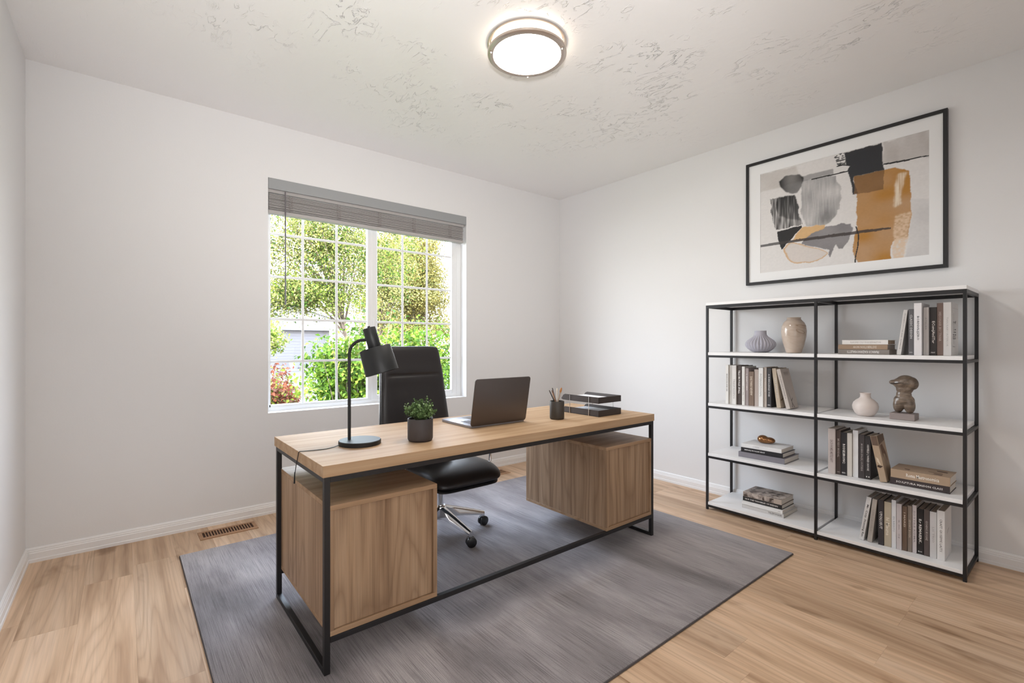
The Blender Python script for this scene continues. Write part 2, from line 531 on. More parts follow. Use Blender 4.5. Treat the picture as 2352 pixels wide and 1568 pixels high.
TEXT_CACHE = {}
def text_mesh(s, length, height, bold=False):
    """mesh of a line of text in XY, centred, fitted to length x height"""
    cu = bpy.data.curves.new('lettering', 'FONT')
    cu.body = s; cu.size = 1.0; cu.resolution_u = 1; cu.align_x = 'LEFT'
    if bold: cu.offset = 0.018
    o = bpy.data.objects.new('t', cu)
    COL.objects.link(o)
    bpy.context.view_layer.update()
    me = bpy.data.meshes.new_from_object(o.evaluated_get(bpy.context.evaluated_depsgraph_get()))
    bpy.data.objects.remove(o)
    n = len(me.vertices)
    co = np.zeros(n * 3, dtype=np.float32); me.vertices.foreach_get('co', co); co = co.reshape(-1, 3)
    mn, mx = co.min(0), co.max(0)
    d = mx - mn
    co -= (mn + mx) / 2
    sx = length / max(d[0], 1e-5); sy = height / max(d[1], 1e-5)
    co[:, 0] *= sx; co[:, 1] *= sy; co[:, 2] = 0
    me.vertices.foreach_set('co', co.ravel())
    me.update()
    return me
def lettering(s, length, height, mat, parent, m, bold=False, name='lettering'):
    me = text_mesh(s, length, height, bold)
    me.transform(m)
    me.name = name
    me.materials.clear(); me.materials.append(mat)
    return link(bpy.data.objects.new(name, me), parent)

# ------------------------------------------------------------------ room shell
H = 2.74
XL, YR = -4.07, -4.35
WX0, WX1, WZ0, WZ1 = -2.868, -1.204, 0.705, 2.361
fl = bx('floor', M['subfloor'], None, XL - 0.15, 0.15, YR - 0.15, 0.15, -0.12, -0.010)
tag(fl, kind='structure')
# wide oak planks laid towards the window wall
rng = random.Random(4)
PW = 0.1922
joints = {round(-3.614, 2): -0.52, }
edges = [-0.35 - PW * k for k in range(-2, 21)]
for e in edges:
    x1 = min(e + PW, 0.0); x0 = max(e, XL)
    if x1 - x0 < 0.01: continue
    k = round((-0.35 - e) / PW)
    start = {18: -0.52, 19: -0.935, 4: -3.145, 6: -3.155, 9: -2.883, 1: -2.47, 3: -3.14, 17: -1.62, 16: -0.86}.get(k, -rng.uniform(0.1, 1.2))
    L = 1.22
    cuts = [0.0]
    y = start
    while y < -L: y += L
    while y > YR:
        if y < -0.02: cuts.append(y)
        y -= L
    cuts.append(YR)
    for a, b in zip(cuts[:-1], cuts[1:]):
        g = 0.00012
        bm = B()
        w, l = (x1 - x0) / 2 - g, (a - b) / 2 - g
        c = 0.0003
        vs = [(-w, -l, -0.009), (w, -l, -0.009), (w, l, -0.009), (-w, l, -0.009),
              (-w, -l, -c), (w, -l, -c), (w, l, -c), (-w, l, -c),
              (-w + c, -l + c, 0), (w - c, -l + c, 0), (w - c, l - c, 0), (-w + c, l - c, 0)]
        vv = [bm.bm.verts.new(p) for p in vs]
        for f in ((3, 2, 1, 0), (0, 1, 5, 4), (1, 2, 6, 5), (2, 3, 7, 6), (3, 0, 4, 7), (4, 5, 9, 8), (5, 6, 10, 9), (6, 7, 11, 10), (7, 4, 8, 11), (8, 9, 10, 11)):
            bm.bm.faces.new([vv[i] for i in f])
        bm.build('plank', M['floor'], fl, loc=((x0 + x1) / 2, (a + b) / 2, 0))

tag(bx('ceiling', M['ceiling'], None, XL - 0.15, 0.15, YR - 0.15, 0.15, H, H + 0.12), kind='structure')
tag(bx('wall_left', M['wall'], None, XL - 0.15, XL, YR - 0.15, 0.15, -0.01, H), kind='structure')
tag(bx('wall_right', M['wall'], None, 0.0, 0.15, YR - 0.15, 0.15, -0.01, H), kind='structure')
tag(bx('wall_front', M['wall'], None, XL, 0.0, YR - 0.15, YR, -0.01, H), kind='structure')
wb = B()
wb.box(XL, WX0, 0, 0.15, -0.01, H); wb.box(WX1, 0, 0, 0.15, -0.01, H)
wb.box(WX0, WX1, 0, 0.15, -0.01, WZ0); wb.box(WX0, WX1, 0, 0.15, WZ1, H)
bmesh.ops.remove_doubles(wb.bm, verts=wb.bm.verts, dist=1e-5)
tag(wb.build('wall_back', M['wall']), kind='structure')

# profiled baseboards
prof = [(0, 0), (0.016, 0), (0.016, 0.016), (0.013, 0.019), (0.013, 0.050), (0.0105, 0.054), (0.0105, 0.060), (0.008, 0.064), (0.008, 0.070), (0.004, 0.078), (0, 0.079)]
def baseboard(name, axis, a, b, at, sgn):
    bm = B()
    pts = [(at + sgn * d, z) for d, z in prof]
    bm.prism(pts, a, b, 'YZ' if axis == 'X' else 'XZ')
    o = bm.build(name, M['trim'])
    return tag(o, kind='structure')
baseboard('baseboard_back', 'X', XL + 0.0005, -0.0005, -0.0003, -1)
baseboard('baseboard_right', 'Y', YR, -0.017, -0.0003, -1)
baseboard('baseboard_left', 'Y', YR, -0.017, XL + 0.0003, 1)

# ------------------------------------------------------------------ window
win = empty('window_1', ((WX0 + WX1) / 2, 0.11, WZ0))
tag(win, kind='structure')
wi = Matrix.Translation((-(WX0 + WX1) / 2, -0.11, -WZ0))
def wpart(b, name, mat, parent=None, **k):
    b.xform(wi)
    return b.build(name, mat, parent or win, **k)
GY = 0.118
f = B()
f.box(WX0 - 0.003, WX0 + 0.028, 0.095, 0.146, WZ0 - 0.003, WZ1 + 0.003); f.box(WX1 - 0.044, WX1 + 0.003, 0.095, 0.146, WZ0 - 0.003, WZ1 + 0.003)
f.box(WX0 + 0.027, WX1 - 0.043, 0.096, 0.145, WZ0 - 0.003, WZ0 + 0.028); f.box(WX0 + 0.027, WX1 - 0.043, 0.096, 0.145, WZ1 - 0.03, WZ1 + 0.003)
wpart(f, 'window_frame', M['vinyl'])
# fixed left light
f = B()
xl0, xl1, xr0, xr1 = WX0 + 0.028, -2.104, -2.022, -1.300
f.box(xl0, xl0 + 0.010, 0.103, 0.135, WZ0 + 0.028, WZ1 - 0.03); f.box(xl1, xl1 + 0.034, 0.100, 0.135, WZ0 + 0.028, WZ1 - 0.03)
f.box(xl0, xl1, 0.103, 0.135, WZ0 + 0.028, 0.748); f.box(xl0, xl1, 0.103, 0.135, 2.30, WZ1 - 0.03)
sl = wpart(f, 'sash', M['vinyl'])
# sliding right light, set inward of the other
f = B()
f.box(xr0 - 0.048, xr0, 0.098, 0.128, WZ0 + 0.026, WZ1 - 0.03, 0.002); f.box(xr1, xr1 + 0.058, 0.098, 0.128, WZ0 + 0.026, WZ1 - 0.03, 0.002)
f.box(xr0, xr1, 0.098, 0.128, WZ0 + 0.026, 0.768, 0.002); f.box(xr0, xr1, 0.098, 0.128, 2.29, WZ1 - 0.03, 0.002)
sr = wpart(f, 'sash', M['vinyl'])
f = B(); f.box(xr0 - 0.040, xr0 - 0.026, 0.085, 0.098, 1.28, 1.40, 0.004, 2)
wpart(f, 'latch', M['vinyl'], sr)
for s_, x0, x1, zb in ((sl, xl0 + 0.010, xl1, 0.748), (sr, xr0, xr1, 0.768)):
    wpart(B().box(x0, x1, GY, GY + 0.003, zb, 2.30), 'pane', M['glass'], s_)
for s_, x0, x1, xs, zb in ((sl, xl0 + 0.010, xl1, (-2.605, -2.352), 0.748), (sr, xr0, xr1, (-1.787, -1.550), 0.768)):
    for x in xs:
        wpart(B().box(x - 0.009, x + 0.009, GY - 0.006, GY - 0.001, zb, 2.30, 0.002), 'muntin', M['vinyl'], s_)
    for z in (1.062, 1.373, 1.682, 1.992):
        wpart(B().box(x0, x1, GY - 0.0065, GY - 0.0012, z - 0.009, z + 0.009, 0.002), 'muntin', M['vinyl'], s_)

# ------------------------------------------------------------------ window blind
bl = empty('window_blind', (-2.035, 0.02, WZ1))
tag(bl, 'whitish slatted window blind in backlit grey, gathered up under its flat valance', 'blind')
bi = Matrix.Translation((2.035, -0.02, -WZ1))
def bpart(b, name, mat, **k):
    b.xform(bi); return b.build(name, mat, bl, **k)
bpart(B().box(WX0 + 0.002, WX1 - 0.001, -0.004, 0.008, 2.284, 2.360, 0.0015), 'valance', M['blind_valance'])
bpart(B().box(WX0 + 0.003, WX1 - 0.018, 0.012, 0.060, 2.262, 2.318, 0.002), 'headrail', M['blind'])
zz = 2.258
rs = random.Random(3)
for k in range(15):
    zz -= 0.0074
    j = rs.uniform(-0.006, 0.004); t = rs.uniform(-0.03, 0.03)
    b = B()
    b.obox(Matrix.Translation((0, 0, 0)) @ Matrix.Rotation(t, 4, 'X'), 1.632, 0.050, 0.0046, 0.0012)
    b.xform(Matrix.Translation(((WX0 + WX1) / 2 - 0.009, 0.036 + j, zz)))
    bpart(b, 'slat', M['blind'])
bpart(B().box(WX0 + 0.004, WX1 - 0.024, 0.009, 0.062, 2.115, 2.140, 0.004, 2), 'bottom_rail', M['blind'])
for x in (-2.718, -2.372, -2.042, -1.733, -1.374):
    b = B()
    for dx in (-0.011, 0.011):
        pts = []
        for k in range(24):
            pts.append((x + dx + 0.005 * math.sin(k * 1.9 + dx * 300), 0.007 + 0.003 * math.sin(k * 2.3), 2.262 - 0.0052 * k))
        b.tube(pts, 0.0011, 5)
    for k in range(11):
        z = 2.252 - 0.0105 * k
        b.tube([(x - 0.012, 0.007, z), (x + 0.002, 0.003, z - 0.006), (x + 0.012, 0.007, z - 0.003)], 0.0009, 4)
    bpart(b, 'ladder_cord', M['cord'])
b = B(); b.tube([(-2.756, -0.002, 2.278), (-2.755, 0.0, 2.2), (-2.754, 0.004, 1.48)], 0.0050, 8)
b.tube([(-2.754, 0.004, 1.50), (-2.754, 0.004, 1.472)], 0.0055, 8)
bpart(b, 'tilt_wand', plain('wand_plastic', srgb(112, 108, 110), 0.3), smooth=True)

# ------------------------------------------------------------------ floor vents
def vent(x0, label):
    x1, y0, y1 = x0 + 0.318, -0.247, -0.100
    r = empty('floor_vent', ((x0 + x1) / 2, (y0 + y1) / 2, 0))
    tag(r, label, 'vent', 'flush wooden floor vents')
    mm = Matrix.Translation((-(x0 + x1) / 2, -(y0 + y1) / 2, 0))
    b = B()
    a0, a1, c0, c1 = x0 + 0.02, x1 - 0.02, y0 + 0.035, y1 - 0.022
    h = 0.0035
    b.box(x0, x1, y0, c0, 0.0002, h); b.box(x0, x1, c1, y1, 0.0002, h)
    b.box(x0, a0, c0, c1, 0.0002, h); b.box(a1, x1, c0, c1, 0.0002, h)
    b.xform(mm); b.build('frame', M['vent'], r)
    b = B(); b.box(a0, a1, c0, c1, 0.0002, 0.0006); b.xform(mm); b.build('shade_sheet', M['vent_shade'], r)  # dark sheet painted in for the shaded hollow below the slots
    n = 18
    p = (a1 - a0) / n
    for k in range(1, n):
        b = B(); b.box(a0 + k * p - 0.0028, a0 + k * p + 0.0028, c0, c1, 0.0007, h - 0.0003); b.xform(mm); b.build('slat', M['vent'], r)
vent(-3.295, 'wooden slatted floor vent left of the desk near the baseboard')
vent(-1.195, 'wooden floor vent behind the desk beside the chair seat')

# ------------------------------------------------------------------ rug
b = B(); b.box(-3.412, -0.721, -2.589, -0.440, 0.0005, 0.012, 0.004, 2)
rug = b.build('rug', M['rug'], smooth=True)
tag(rug, 'large charcoal grey rug with ribbed pile under the desk', 'rug')
b = B()
for x0, x1, y0, y1 in ((-3.415, -3.409, -2.592, -0.437), (-0.724, -0.718, -2.592, -0.437), (-3.415, -0.718, -2.592, -2.586), (-3.415, -0.718, -0.443, -0.437)):
    b.box(x0, x1, y0, y1, 0.0004, 0.0085, 0.002)
b.build('binding', M['rug_edge'], rug)

# ------------------------------------------------------------------ desk
RZ = 0.012
DX0, DX1, DY0, DY1 = -3.111, -1.116, -1.950, -1.252
T = 0.021
desk = empty('desk', ((DX0 + DX1) / 2, (DY0 + DY1) / 2, RZ))
tag(desk, 'oak topped writing desk on a black steel frame with two hanging cabinets', 'desk')
dm = Matrix.Translation((-(DX0 + DX1) / 2, -(DY0 + DY1) / 2, -RZ))
def dpart(b, name, mat, parent=None, **k):
    b.xform(dm); return b.build(name, mat, parent or desk, **k)
dpart(B().box(DX0, DX1, DY0, DY1, 0.718, 0.760, 0.0012, 2), 'tabletop', M['desk_top'])
lx0, lx1, ly0, ly1 = DX0 + 0.006, DX1 - 0.003, DY0 + 0.004, DY1 - 0.004
for x in (lx0, lx1 - T):
    for y in (ly0, ly1 - T):
        dpart(B().box(x, x + T, y, y + T, RZ + 0.0002, 0.718, 0.001), 'leg', M['black_metal'])
    dpart(B().box(x, x + T, ly0 + T, ly1 - T, RZ + 0.0002, RZ + T, 0.001), 'floor_rail', M['black_metal'])
    dpart(B().box(x, x + T, ly0 + T, ly1 - T, 0.697, 0.718, 0.001), 'side_rail', M['black_metal'])
for y in (ly0, ly1 - T):
    dpart(B().box(lx0 + T, lx1 - T, y, y + T, 0.697, 0.718, 0.001), 'top_rail', M['black_metal'])
    if y == ly0:
        dpart(B().box(lx0 + T, lx1 - T, y, y + T, 0.122, 0.143, 0.001), 'lower_rail', M['black_metal'])
    else:
        dpart(B().box(lx0 + T, -2.66, y, y + T, 0.122, 0.143, 0.001), 'lower_rail', M['black_metal'])
        dpart(B().box(-1.500, lx1 - T, y, y + T, 0.122, 0.143, 0.001), 'lower_rail', M['black_metal'])
def cabinet(x0, x1, side):
    c = B()
    y0, y1, z0, z1 = ly0 + 0.002, ly1 - 0.001, 0.1435, 0.612
    t = 0.018
    c.box(x0, x1, y0, y1, z1 - t, z1, 0.001)
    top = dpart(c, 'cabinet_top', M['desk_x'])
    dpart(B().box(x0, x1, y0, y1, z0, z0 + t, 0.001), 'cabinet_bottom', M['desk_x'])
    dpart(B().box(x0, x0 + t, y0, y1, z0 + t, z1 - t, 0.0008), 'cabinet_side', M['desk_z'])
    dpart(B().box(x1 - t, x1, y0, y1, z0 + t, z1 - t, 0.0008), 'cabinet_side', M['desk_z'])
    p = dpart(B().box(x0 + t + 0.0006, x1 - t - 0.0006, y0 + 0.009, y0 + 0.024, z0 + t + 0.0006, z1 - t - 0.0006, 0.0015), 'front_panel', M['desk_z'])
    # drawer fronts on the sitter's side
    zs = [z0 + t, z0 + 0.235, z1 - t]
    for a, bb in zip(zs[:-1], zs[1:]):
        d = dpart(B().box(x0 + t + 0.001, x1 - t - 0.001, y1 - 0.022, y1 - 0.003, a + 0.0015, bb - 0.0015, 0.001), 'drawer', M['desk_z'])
cabinet(lx0 + T - 0.003, -2.645, 0)
cabinet(-1.562, lx1 - T + 0.006, 1)

# ------------------------------------------------------------------ desk lamp
RV = Vector((math.sin(R(50.85)), -math.cos(R(50.85)), 0))      # the arm points along this
lam = empty('desk_lamp', (-2.863, -1.661, 0.760))
tag(lam, 'matt black desk lamp with a tilted cylinder shade and round base', 'lamp')
B().lathe([(0.086, 0.0), (0.0885, 0.002), (0.0885, 0.017), (0.086, 0.0195), (0.001, 0.0195)], 64, closed=True).build('base', M['lamp_black'], lam, smooth=True)
pole0 = RV * -0.046
pts = [pole0 + Vector((0, 0, 0.018)), pole0 + Vector((0, 0, 0.36))]
for k in range(9):
    a = math.pi / 2 * k / 8
    pts.append(pole0 + RV * (0.062 * (1 - math.cos(a))) + Vector((0, 0, 0.388 + 0.062 * math.sin(a))))
pts.append(pole0 + RV * 0.094 + Vector((0, 0, 0.4535)))
B().tube(pts, 0.0068, 14).build('pole', M['lamp_black'], lam, smooth=True, angle=60)
# head: axis leans away from the pole
hx_ = pole0 + RV * 0.100 + Vector((0, 0, 0.452))
ax = (RV * 0.30 + Vector((0, 0, -1))).normalized()
rotm = ax.to_track_quat('Z', 'Y').to_matrix().to_4x4()
hm = Matrix.Translation(hx_) @ rotm
b = B(); b.lathe([(0.0265, -0.052), (0.0275, -0.050), (0.0275, 0.036), (0.0265, 0.038)], 40); b.lathe([(0.006, -0.060), (0.006, -0.051)], 14)
b.xform(hm); sk = b.build('lamp_neck', M['lamp_black'], lam, smooth=True)
b = B(); b.lathe([(0.001, 0.0385), (0.0655, 0.0385), (0.0672, 0.0405), (0.0715, 0.150), (0.0700, 0.150), (0.0655, 0.0425), (0.001, 0.0425)], 56, closed=False)
b.xform(hm); b.build('lamp_shade', M['lamp_black'], lam, smooth=True)
b = B(); b.ell((0, 0, 0.085), (0.026, 0.026, 0.032)); b.xform(hm); b.build('bulb', plain('frosted_bulb', (0.8, 0.8, 0.78, 1), 0.4), lam, smooth=True)
cp = [(-2.951, -1.660, 0.767), (-2.975, -1.664, 0.7622), (-3.011, -1.678, 0.7618), (-3.06, -1.672, 0.7618), (-3.095, -1.664, 0.7622), (-3.110, -1.6605, 0.7625), (-3.1142, -1.659, 0.758), (-3.1150, -1.646, 0.729), (-3.1155, -1.630, 0.702), (-3.1170, -1.616, 0.660), (-3.1175, -1.614, 0.642)]
sp = []
for i in range(len(cp) - 1):
    sp += [Vector(cp[i]).lerp(Vector(cp[i + 1]), t / 3) for t in range(3)]
sp.append(Vector(cp[-1]))
b = B(); b.tube([Vector(p) - Vector((-2.863, -1.661, 0.760)) for p in sp], 0.0016, 6)
b.build('power_cord', M['plastic'], lam, smooth=True)
b = B(); b.tube([Vector((-3.1170, -1.616, 0.672)) - lam.location, Vector((-3.1178, -1.613, 0.625)) - lam.location], [0.002, 0.0035], 8)
b.build('cord_end', M['plastic'], lam, smooth=True)

# ------------------------------------------------------------------ potted plant
def leaf_cloud(C, N, size, rng_, fold=0.25, up=0.4, elong=1.6):
    """quads folded into two triangles each; C centres (n,3), N preferred normals"""
    n = len(C)
    d = rng_.normal(size=(n, 3)); d /= np.linalg.norm(d, axis=1)[:, None]
    nn = N + rng_.normal(size=(n, 3)) * 0.8; nn[:, 2] += up; nn /= np.linalg.norm(nn, axis=1)[:, None]
    a = np.cross(nn, d); a /= np.linalg.norm(a, axis=1)[:, None] + 1e-9
    bq = np.cross(nn, a)
    s = (size * rng_.uniform(0.6, 1.25, n))[:, None]
    base = C - a * s * elong / 2
    tip = C + a * s * elong / 2
    l = C + bq * s * 0.5 + nn * s * fold
    r = C - bq * s * 0.5 + nn * s * fold
    V = np.stack([base, r, tip, l], 1).reshape(-1, 3)
    i = np.arange(n)[:, None] * 4
    F = np.concatenate([i + [0, 1, 2], i + [0, 2, 3]], 1).reshape(-1, 3)
    return V, F

pl = empty('potted_plant', (-2.624, -1.759, 0.760))
tag(pl, 'small round green bush in a dark stone pot on the desk', 'plant')
B().lathe([(0.048, 0.0), (0.053, 0.004), (0.056, 0.012), (0.0565, 0.098), (0.0555, 0.100), (0.0515, 0.100), (0.0515, 0.088), (0.001, 0.088)], 48, closed=True).build('pot', M['pot'], pl, smooth=True)
B().lathe([(0.0513, 0.0885), (0.0513, 0.0905), (0.001, 0.093)], 24).build('soil', M['soil'], pl)
g = np.random.default_rng(5)
stems = B(); cent = []; nrm = []
for k in range(95):
    d = g.normal(size=3); d[2] = abs(d[2]) * 0.9 + 0.15; d /= np.linalg.norm(d)
    rr_ = g.uniform(0.72, 1.12) if k % 4 else g.uniform(1.0, 1.32)
    tip = np.array([0, 0, 0.118]) + d * np.array([0.066, 0.066, 0.062]) * rr_
    root = np.array([d[0] * 0.02, d[1] * 0.02, 0.09])
    midp = (root + tip) / 2 + np.array([0, 0, 0.008])
    stems.tube([root, midp, tip], [0.0009, 0.0008, 0.0005], 4, cap=False)
    for j in range(17):
        t = g.uniform(0.35, 1.03)
        p = root * (1 - t) ** 2 + 2 * midp * t * (1 - t) + tip * t * t
        cent.append(p + g.normal(size=3) * 0.0035); nrm.append(d)
stems.build('stems', plain('plant_stems', srgb(74, 84, 48), 0.7), pl)
V, F = leaf_cloud(np.array(cent), np.array(nrm) * 1.2, 0.0080, g, elong=1.4)
lf = fromraw('foliage', V, F, [M['foliage_pot'], plain('boxwood_light', srgb(132, 158, 108), 0.5)], pl, mi=np.repeat(g.random(len(F) // 2) < 0.22, 2).astype(int))
tag(lf, kind='stuff')

# ------------------------------------------------------------------ laptop
lp = empty('laptop', (-2.10, -1.655, 0.760))
tag(lp, 'open dark grey aluminium laptop seen from behind its lid', 'laptop')
def rrect(w, h, r, n=5):
    pts = []
    for cx_, cy_, a0 in ((w / 2 - r, h / 2 - r, 0), (-w / 2 + r, h / 2 - r, 90), (-w / 2 + r, -h / 2 + r, 180), (w / 2 - r, -h / 2 + r, 270)):
        for k in range(n + 1):
            a = R(a0 + 90 * k / n)
            pts.append((cx_ + r * math.cos(a), cy_ + r * math.sin(a)))
    return pts
W_, D_ = 0.368, 0.285
b = B(); b.prism([(x, y + D_ / 2) for x, y in rrect(W_, D_, 0.012)], 0.0015, 0.0135, 'XY', 0.0015, 2)
b.build('base', M['laptop_deck'], lp, smooth=True, angle=30)
B().box(-0.145, 0.145, 0.035, 0.150, 0.0136, 0.0141).build('key_well', M['laptop'], lp)
for row in range(6):
    for c_ in range(14):
        B().box(-0.142 + c_ * 0.0205, -0.142 + c_ * 0.0205 + 0.0165, 0.038 + row * 0.0185, 0.038 + row * 0.0185 + 0.015, 0.0141, 0.0152).build('key', M['keys'], lp)
B().box(-0.065, 0.065, 0.175, 0.265, 0.0136, 0.0139).build('trackpad', M['laptop'], lp)
b = B(); b.prism([(x, y + 0.124) for x, y in rrect(W_, 0.248, 0.013)], 0.0, 0.0055, 'XY', 0.0012, 2)
lidm = Matrix.Translation((0, 0.000, 0.010)) @ Matrix.Rotation(R(90 + 10.5), 4, 'X')
b.xform(lidm); lid = b.build('lid', M['laptop'], lp, smooth=True, angle=30)
b = B(); b.prism([(x, y + 0.126) for x, y in rrect(W_ - 0.016, 0.228, 0.006)], -0.0006, -0.0001, 'XY'); b.xform(lidm); b.build('screen', M['screen'], lid)
b = B(); b.tube([(-0.14, 0.001, 0.011), (0.14, 0.001, 0.011)], 0.004, 8); b.build('hinge', M['plastic'], lp)

# ------------------------------------------------------------------ pencil cup
cup = tag(B().lathe([(0.036, 0.0), (0.040, 0.003), (0.042, 0.010), (0.042, 0.102), (0.041, 0.104), (0.0385, 0.104), (0.0385, 0.010), (0.001, 0.009)], 40, closed=True).build('pencil_cup', M['cup'], smooth=True, loc=(-1.719, -1.710, 0.760)),
          'dark brown round pencil cup on the desk by the trays', 'cup')
def pen(name, dx, dy, top, mats, label, cat, kind):
    base = Vector((dx * -0.6, dy * -0.6, 0.0125))
    tipv = Vector((dx, dy, top))
    d = (tipv - base).normalized()
    r = empty(name, cup.location + base)
    q = d.to_track_quat('Z', 'Y').to_matrix().to_4x4()
    L_ = (tipv - base).length
    b = B()
    if kind == 'pencil':
        b.lathe([(0.0008, 0), (0.0032, 0.012), (0.0032, L_ - 0.014), (0.0029, L_ - 0.013)], 6); b.xform(q); b.build('shaft', mats[0], r)
        b = B(); b.lathe([(0.0031, L_ - 0.014), (0.0033, L_ - 0.010), (0.0026, L_ - 0.001), (0.0012, L_)], 8); b.xform(q); b.build('end_cap', mats[1], r)
    else:
        b.lathe([(0.0018, 0), (0.0030, 0.03), (0.0034, L_ * 0.6), (0.0028, L_ - 0.045)], 8); b.xform(q); b.build('handle', mats[0], r)
        b = B(); b.lathe([(0.0030, L_ - 0.045), (0.0044, L_ - 0.030)], 10); b.xform(q); b.build('ferrule', M['nickel'], r)
        b = B(); b.lathe([(0.0044, L_ - 0.030), (0.0062, L_ - 0.018), (0.0045, L_ - 0.006), (0.0008, L_)], 12); b.xform(q); b.build('bristles', mats[1], r)
    tag(r, label, cat, 'pencils and brushes in the cup')
ux, uy = RV.x, RV.y
def at_cup(s, back): return (ux * s - uy * back * -1 * 0 + 0.631 * back, uy * s + 0.776 * back)
mk = lambda n_, c_, r_=0.5: plain(n_, c_, r_)
for i_, (s_, bk, top, mats, lab, cat_, kd) in enumerate((
    (-0.044, 0.004, 0.165, (mk('p_black', srgb(44, 42, 44)), mk('p_tip', srgb(70, 66, 66))), 'black pencil leaning furthest left in the cup', 'pencil', 'pencil'),
    (-0.030, -0.01, 0.166, (mk('p_tan', srgb(168, 128, 98)), mk('p_tan2', srgb(120, 90, 70))), 'tan wooden pencil just right of the leftmost black one', 'pencil', 'pencil'),
    (-0.026, 0.012, 0.178, (mk('p_grey', srgb(84, 74, 74)), mk('p_grey2', srgb(60, 54, 54))), 'grey brown pencil, tallest of the left three in the cup', 'pencil', 'pencil'),
    (0.002, 0.010, 0.176, (mk('p_white', srgb(208, 198, 186)), mk('p_white2', srgb(226, 214, 196))), 'cream white pencil standing upright in the middle of the cup', 'pencil', 'pencil'),
    (0.026, -0.004, 0.182, (mk('p_brown', srgb(178, 158, 140)), mk('bristle_amber', srgb(176, 118, 62))), 'paintbrush with amber bristles at the right of the cup', 'paintbrush', 'brush'))):
    a_ = at_cup(s_, bk)
    pen('paintbrush' if kd == 'brush' else 'pencil', a_[0], a_[1], top, mats, lab, cat_, kd)

# ------------------------------------------------------------------ letter trays
tr = empty('letter_tray', (-1.380, -1.665, 0.760))
tag(tr, 'two tier dark steel letter tray with chrome posts at the right of the desk', 'letter tray')
def tray(z):
    b = B()
    w, l, h, t = 0.2085, 0.310, 0.037, 0.0025
    b.box(-w / 2, w / 2, -l / 2, l / 2 - 0.01, z, z + t, 0.0005)
    b.box(-w / 2, w / 2, -l / 2, -l / 2 + t, z, z + h, 0.0008)
    side = [(-l / 2, z), (l / 2 - 0.016, z), (l / 2, z + 0.006), (l / 2 - 0.018, z + h * 0.82), (l / 2 - 0.034, z + h), (-l / 2, z + h)]
    b.prism(side, -w / 2, -w / 2 + t, 'YZ'); b.prism(side, w / 2 - t, w / 2, 'YZ')
    return b.build('tray', M['tray'], tr)
tray(0.0006); tray(0.0785)
for x, y in ((-0.1062, 0.078), (-0.1062, -0.080), (0.1062, 0.078), (0.1062, -0.092)):
    b = B(); b.tube([(x, y, 0.001), (x, y, 0.1130)], 0.0021, 10); b.build('post', M['chrome'], tr, smooth=True)
for z, lab in ((0.0036, 'stack of white paper in the lower letter tray'), (0.0815, 'stack of white paper in the upper letter tray')):
    b = B()
    for k in range(4):
        b.obox(Matrix.Translation((0.001 * k, -0.001 * k, z + 0.0012 + 0.0042 * k)) @ Matrix.Rotation(R(0.5 * (k % 2) - 0.2), 4, 'Z'), 0.196, 0.280, 0.0038)
    o = b.build('paper_stack', M['paper'], loc=(-1.380, -1.668, 0.7602))
    tag(o, lab, 'paper', 'paper in the letter trays')

# ------------------------------------------------------------------ office chair
CH = Vector((-2.125, -1.085, RZ))
ch = empty('office_chair', CH)
tag(ch, 'black leather office chair on a five star chrome base behind the desk', 'chair')
# star base: two legs reach to the casters seen under the desk
base_ang = [math.degrees(math.atan2(-1.375 - CH.y, -2.092 - CH.x)) + 72 * k for k in range(5)]
rad = 0.300
for a in base_ang:
    d = Vector((math.cos(R(a)), math.sin(R(a)), 0)); n_ = Vector((-d.y, d.x, 0))
    b = B()
    secs = []
    for t in (0.0, 0.12, 0.35, 0.65, 0.9, 1.0):
        r_ = 0.028 + (rad - 0.028) * t
        zc = 0.168 - 0.080 * t ** 1.05
        w = 0.024 - 0.009 * t; hh = 0.060 - 0.040 * t
        p = d * r_
        ring = [p + n_ * w + Vector((0, 0, zc - hh)), p + n_ * w * 1.0 + Vector((0, 0, zc - 0.004)), p + n_ * w * 0.55 + Vector((0, 0, zc + 0.004)), p - n_ * w * 0.55 + Vector((0, 0, zc + 0.004)), p - n_ * w + Vector((0, 0, zc - 0.004)), p - n_ * w + Vector((0, 0, zc - hh))]
        secs.append([b.bm.verts.new(q) for q in ring])
    for i in range(len(secs) - 1):
        for k in range(6):
            b.bm.faces.new((secs[i][k], secs[i][(k + 1) % 6], secs[i + 1][(k + 1) % 6], secs[i + 1][k]))
    b.bm.faces.new(secs[0][::-1]); b.bm.faces.new(secs[-1])
    lg = b.build('base_leg', M['chrome'], ch, smooth=True, angle=50)
    e = d * (rad - 0.008)
    b = B(); b.tube([e + Vector((0, 0, 0.088)), e + Vector((0, 0, 0.052))], 0.0105, 12); b.build('caster_stem', M['chrome'], lg, smooth=True)
    hd = -6 + 13 * math.sin(a); ca = Vector((math.cos(R(hd)), math.sin(R(hd)), 0)); cn = Vector((-ca.y, ca.x, 0))
    b = B()
    for s_ in (-1, 1):
        c_ = e + Vector((0, 0, 0.0305)) + ca * 0.004
        b.tube([c_ + cn * 0.003 * s_, c_ + cn * 0.006 * s_, c_ + cn * 0.019 * s_, c_ + cn * 0.023 * s_], [0.024, 0.030, 0.0295, 0.022], 28)
    b.obox(Matrix.Translation(e + Vector((0, 0, 0.048))) @ Matrix.Rotation(R(hd), 4, 'Z'), 0.030, 0.040, 0.022, 0.004)
    b.build('caster', M['plastic'], lg, smooth=True)
B().lathe([(0.034, 0.095), (0.040, 0.100), (0.040, 0.168), (0.033, 0.178), (0.001, 0.178)], 28).build('hub', M['chrome'], ch, smooth=True)
B().lathe([(0.024, 0.175), (0.024, 0.260), (0.014, 0.262), (0.014, 0.352)], 24).build('gas_column', M['chrome'], ch, smooth=True)
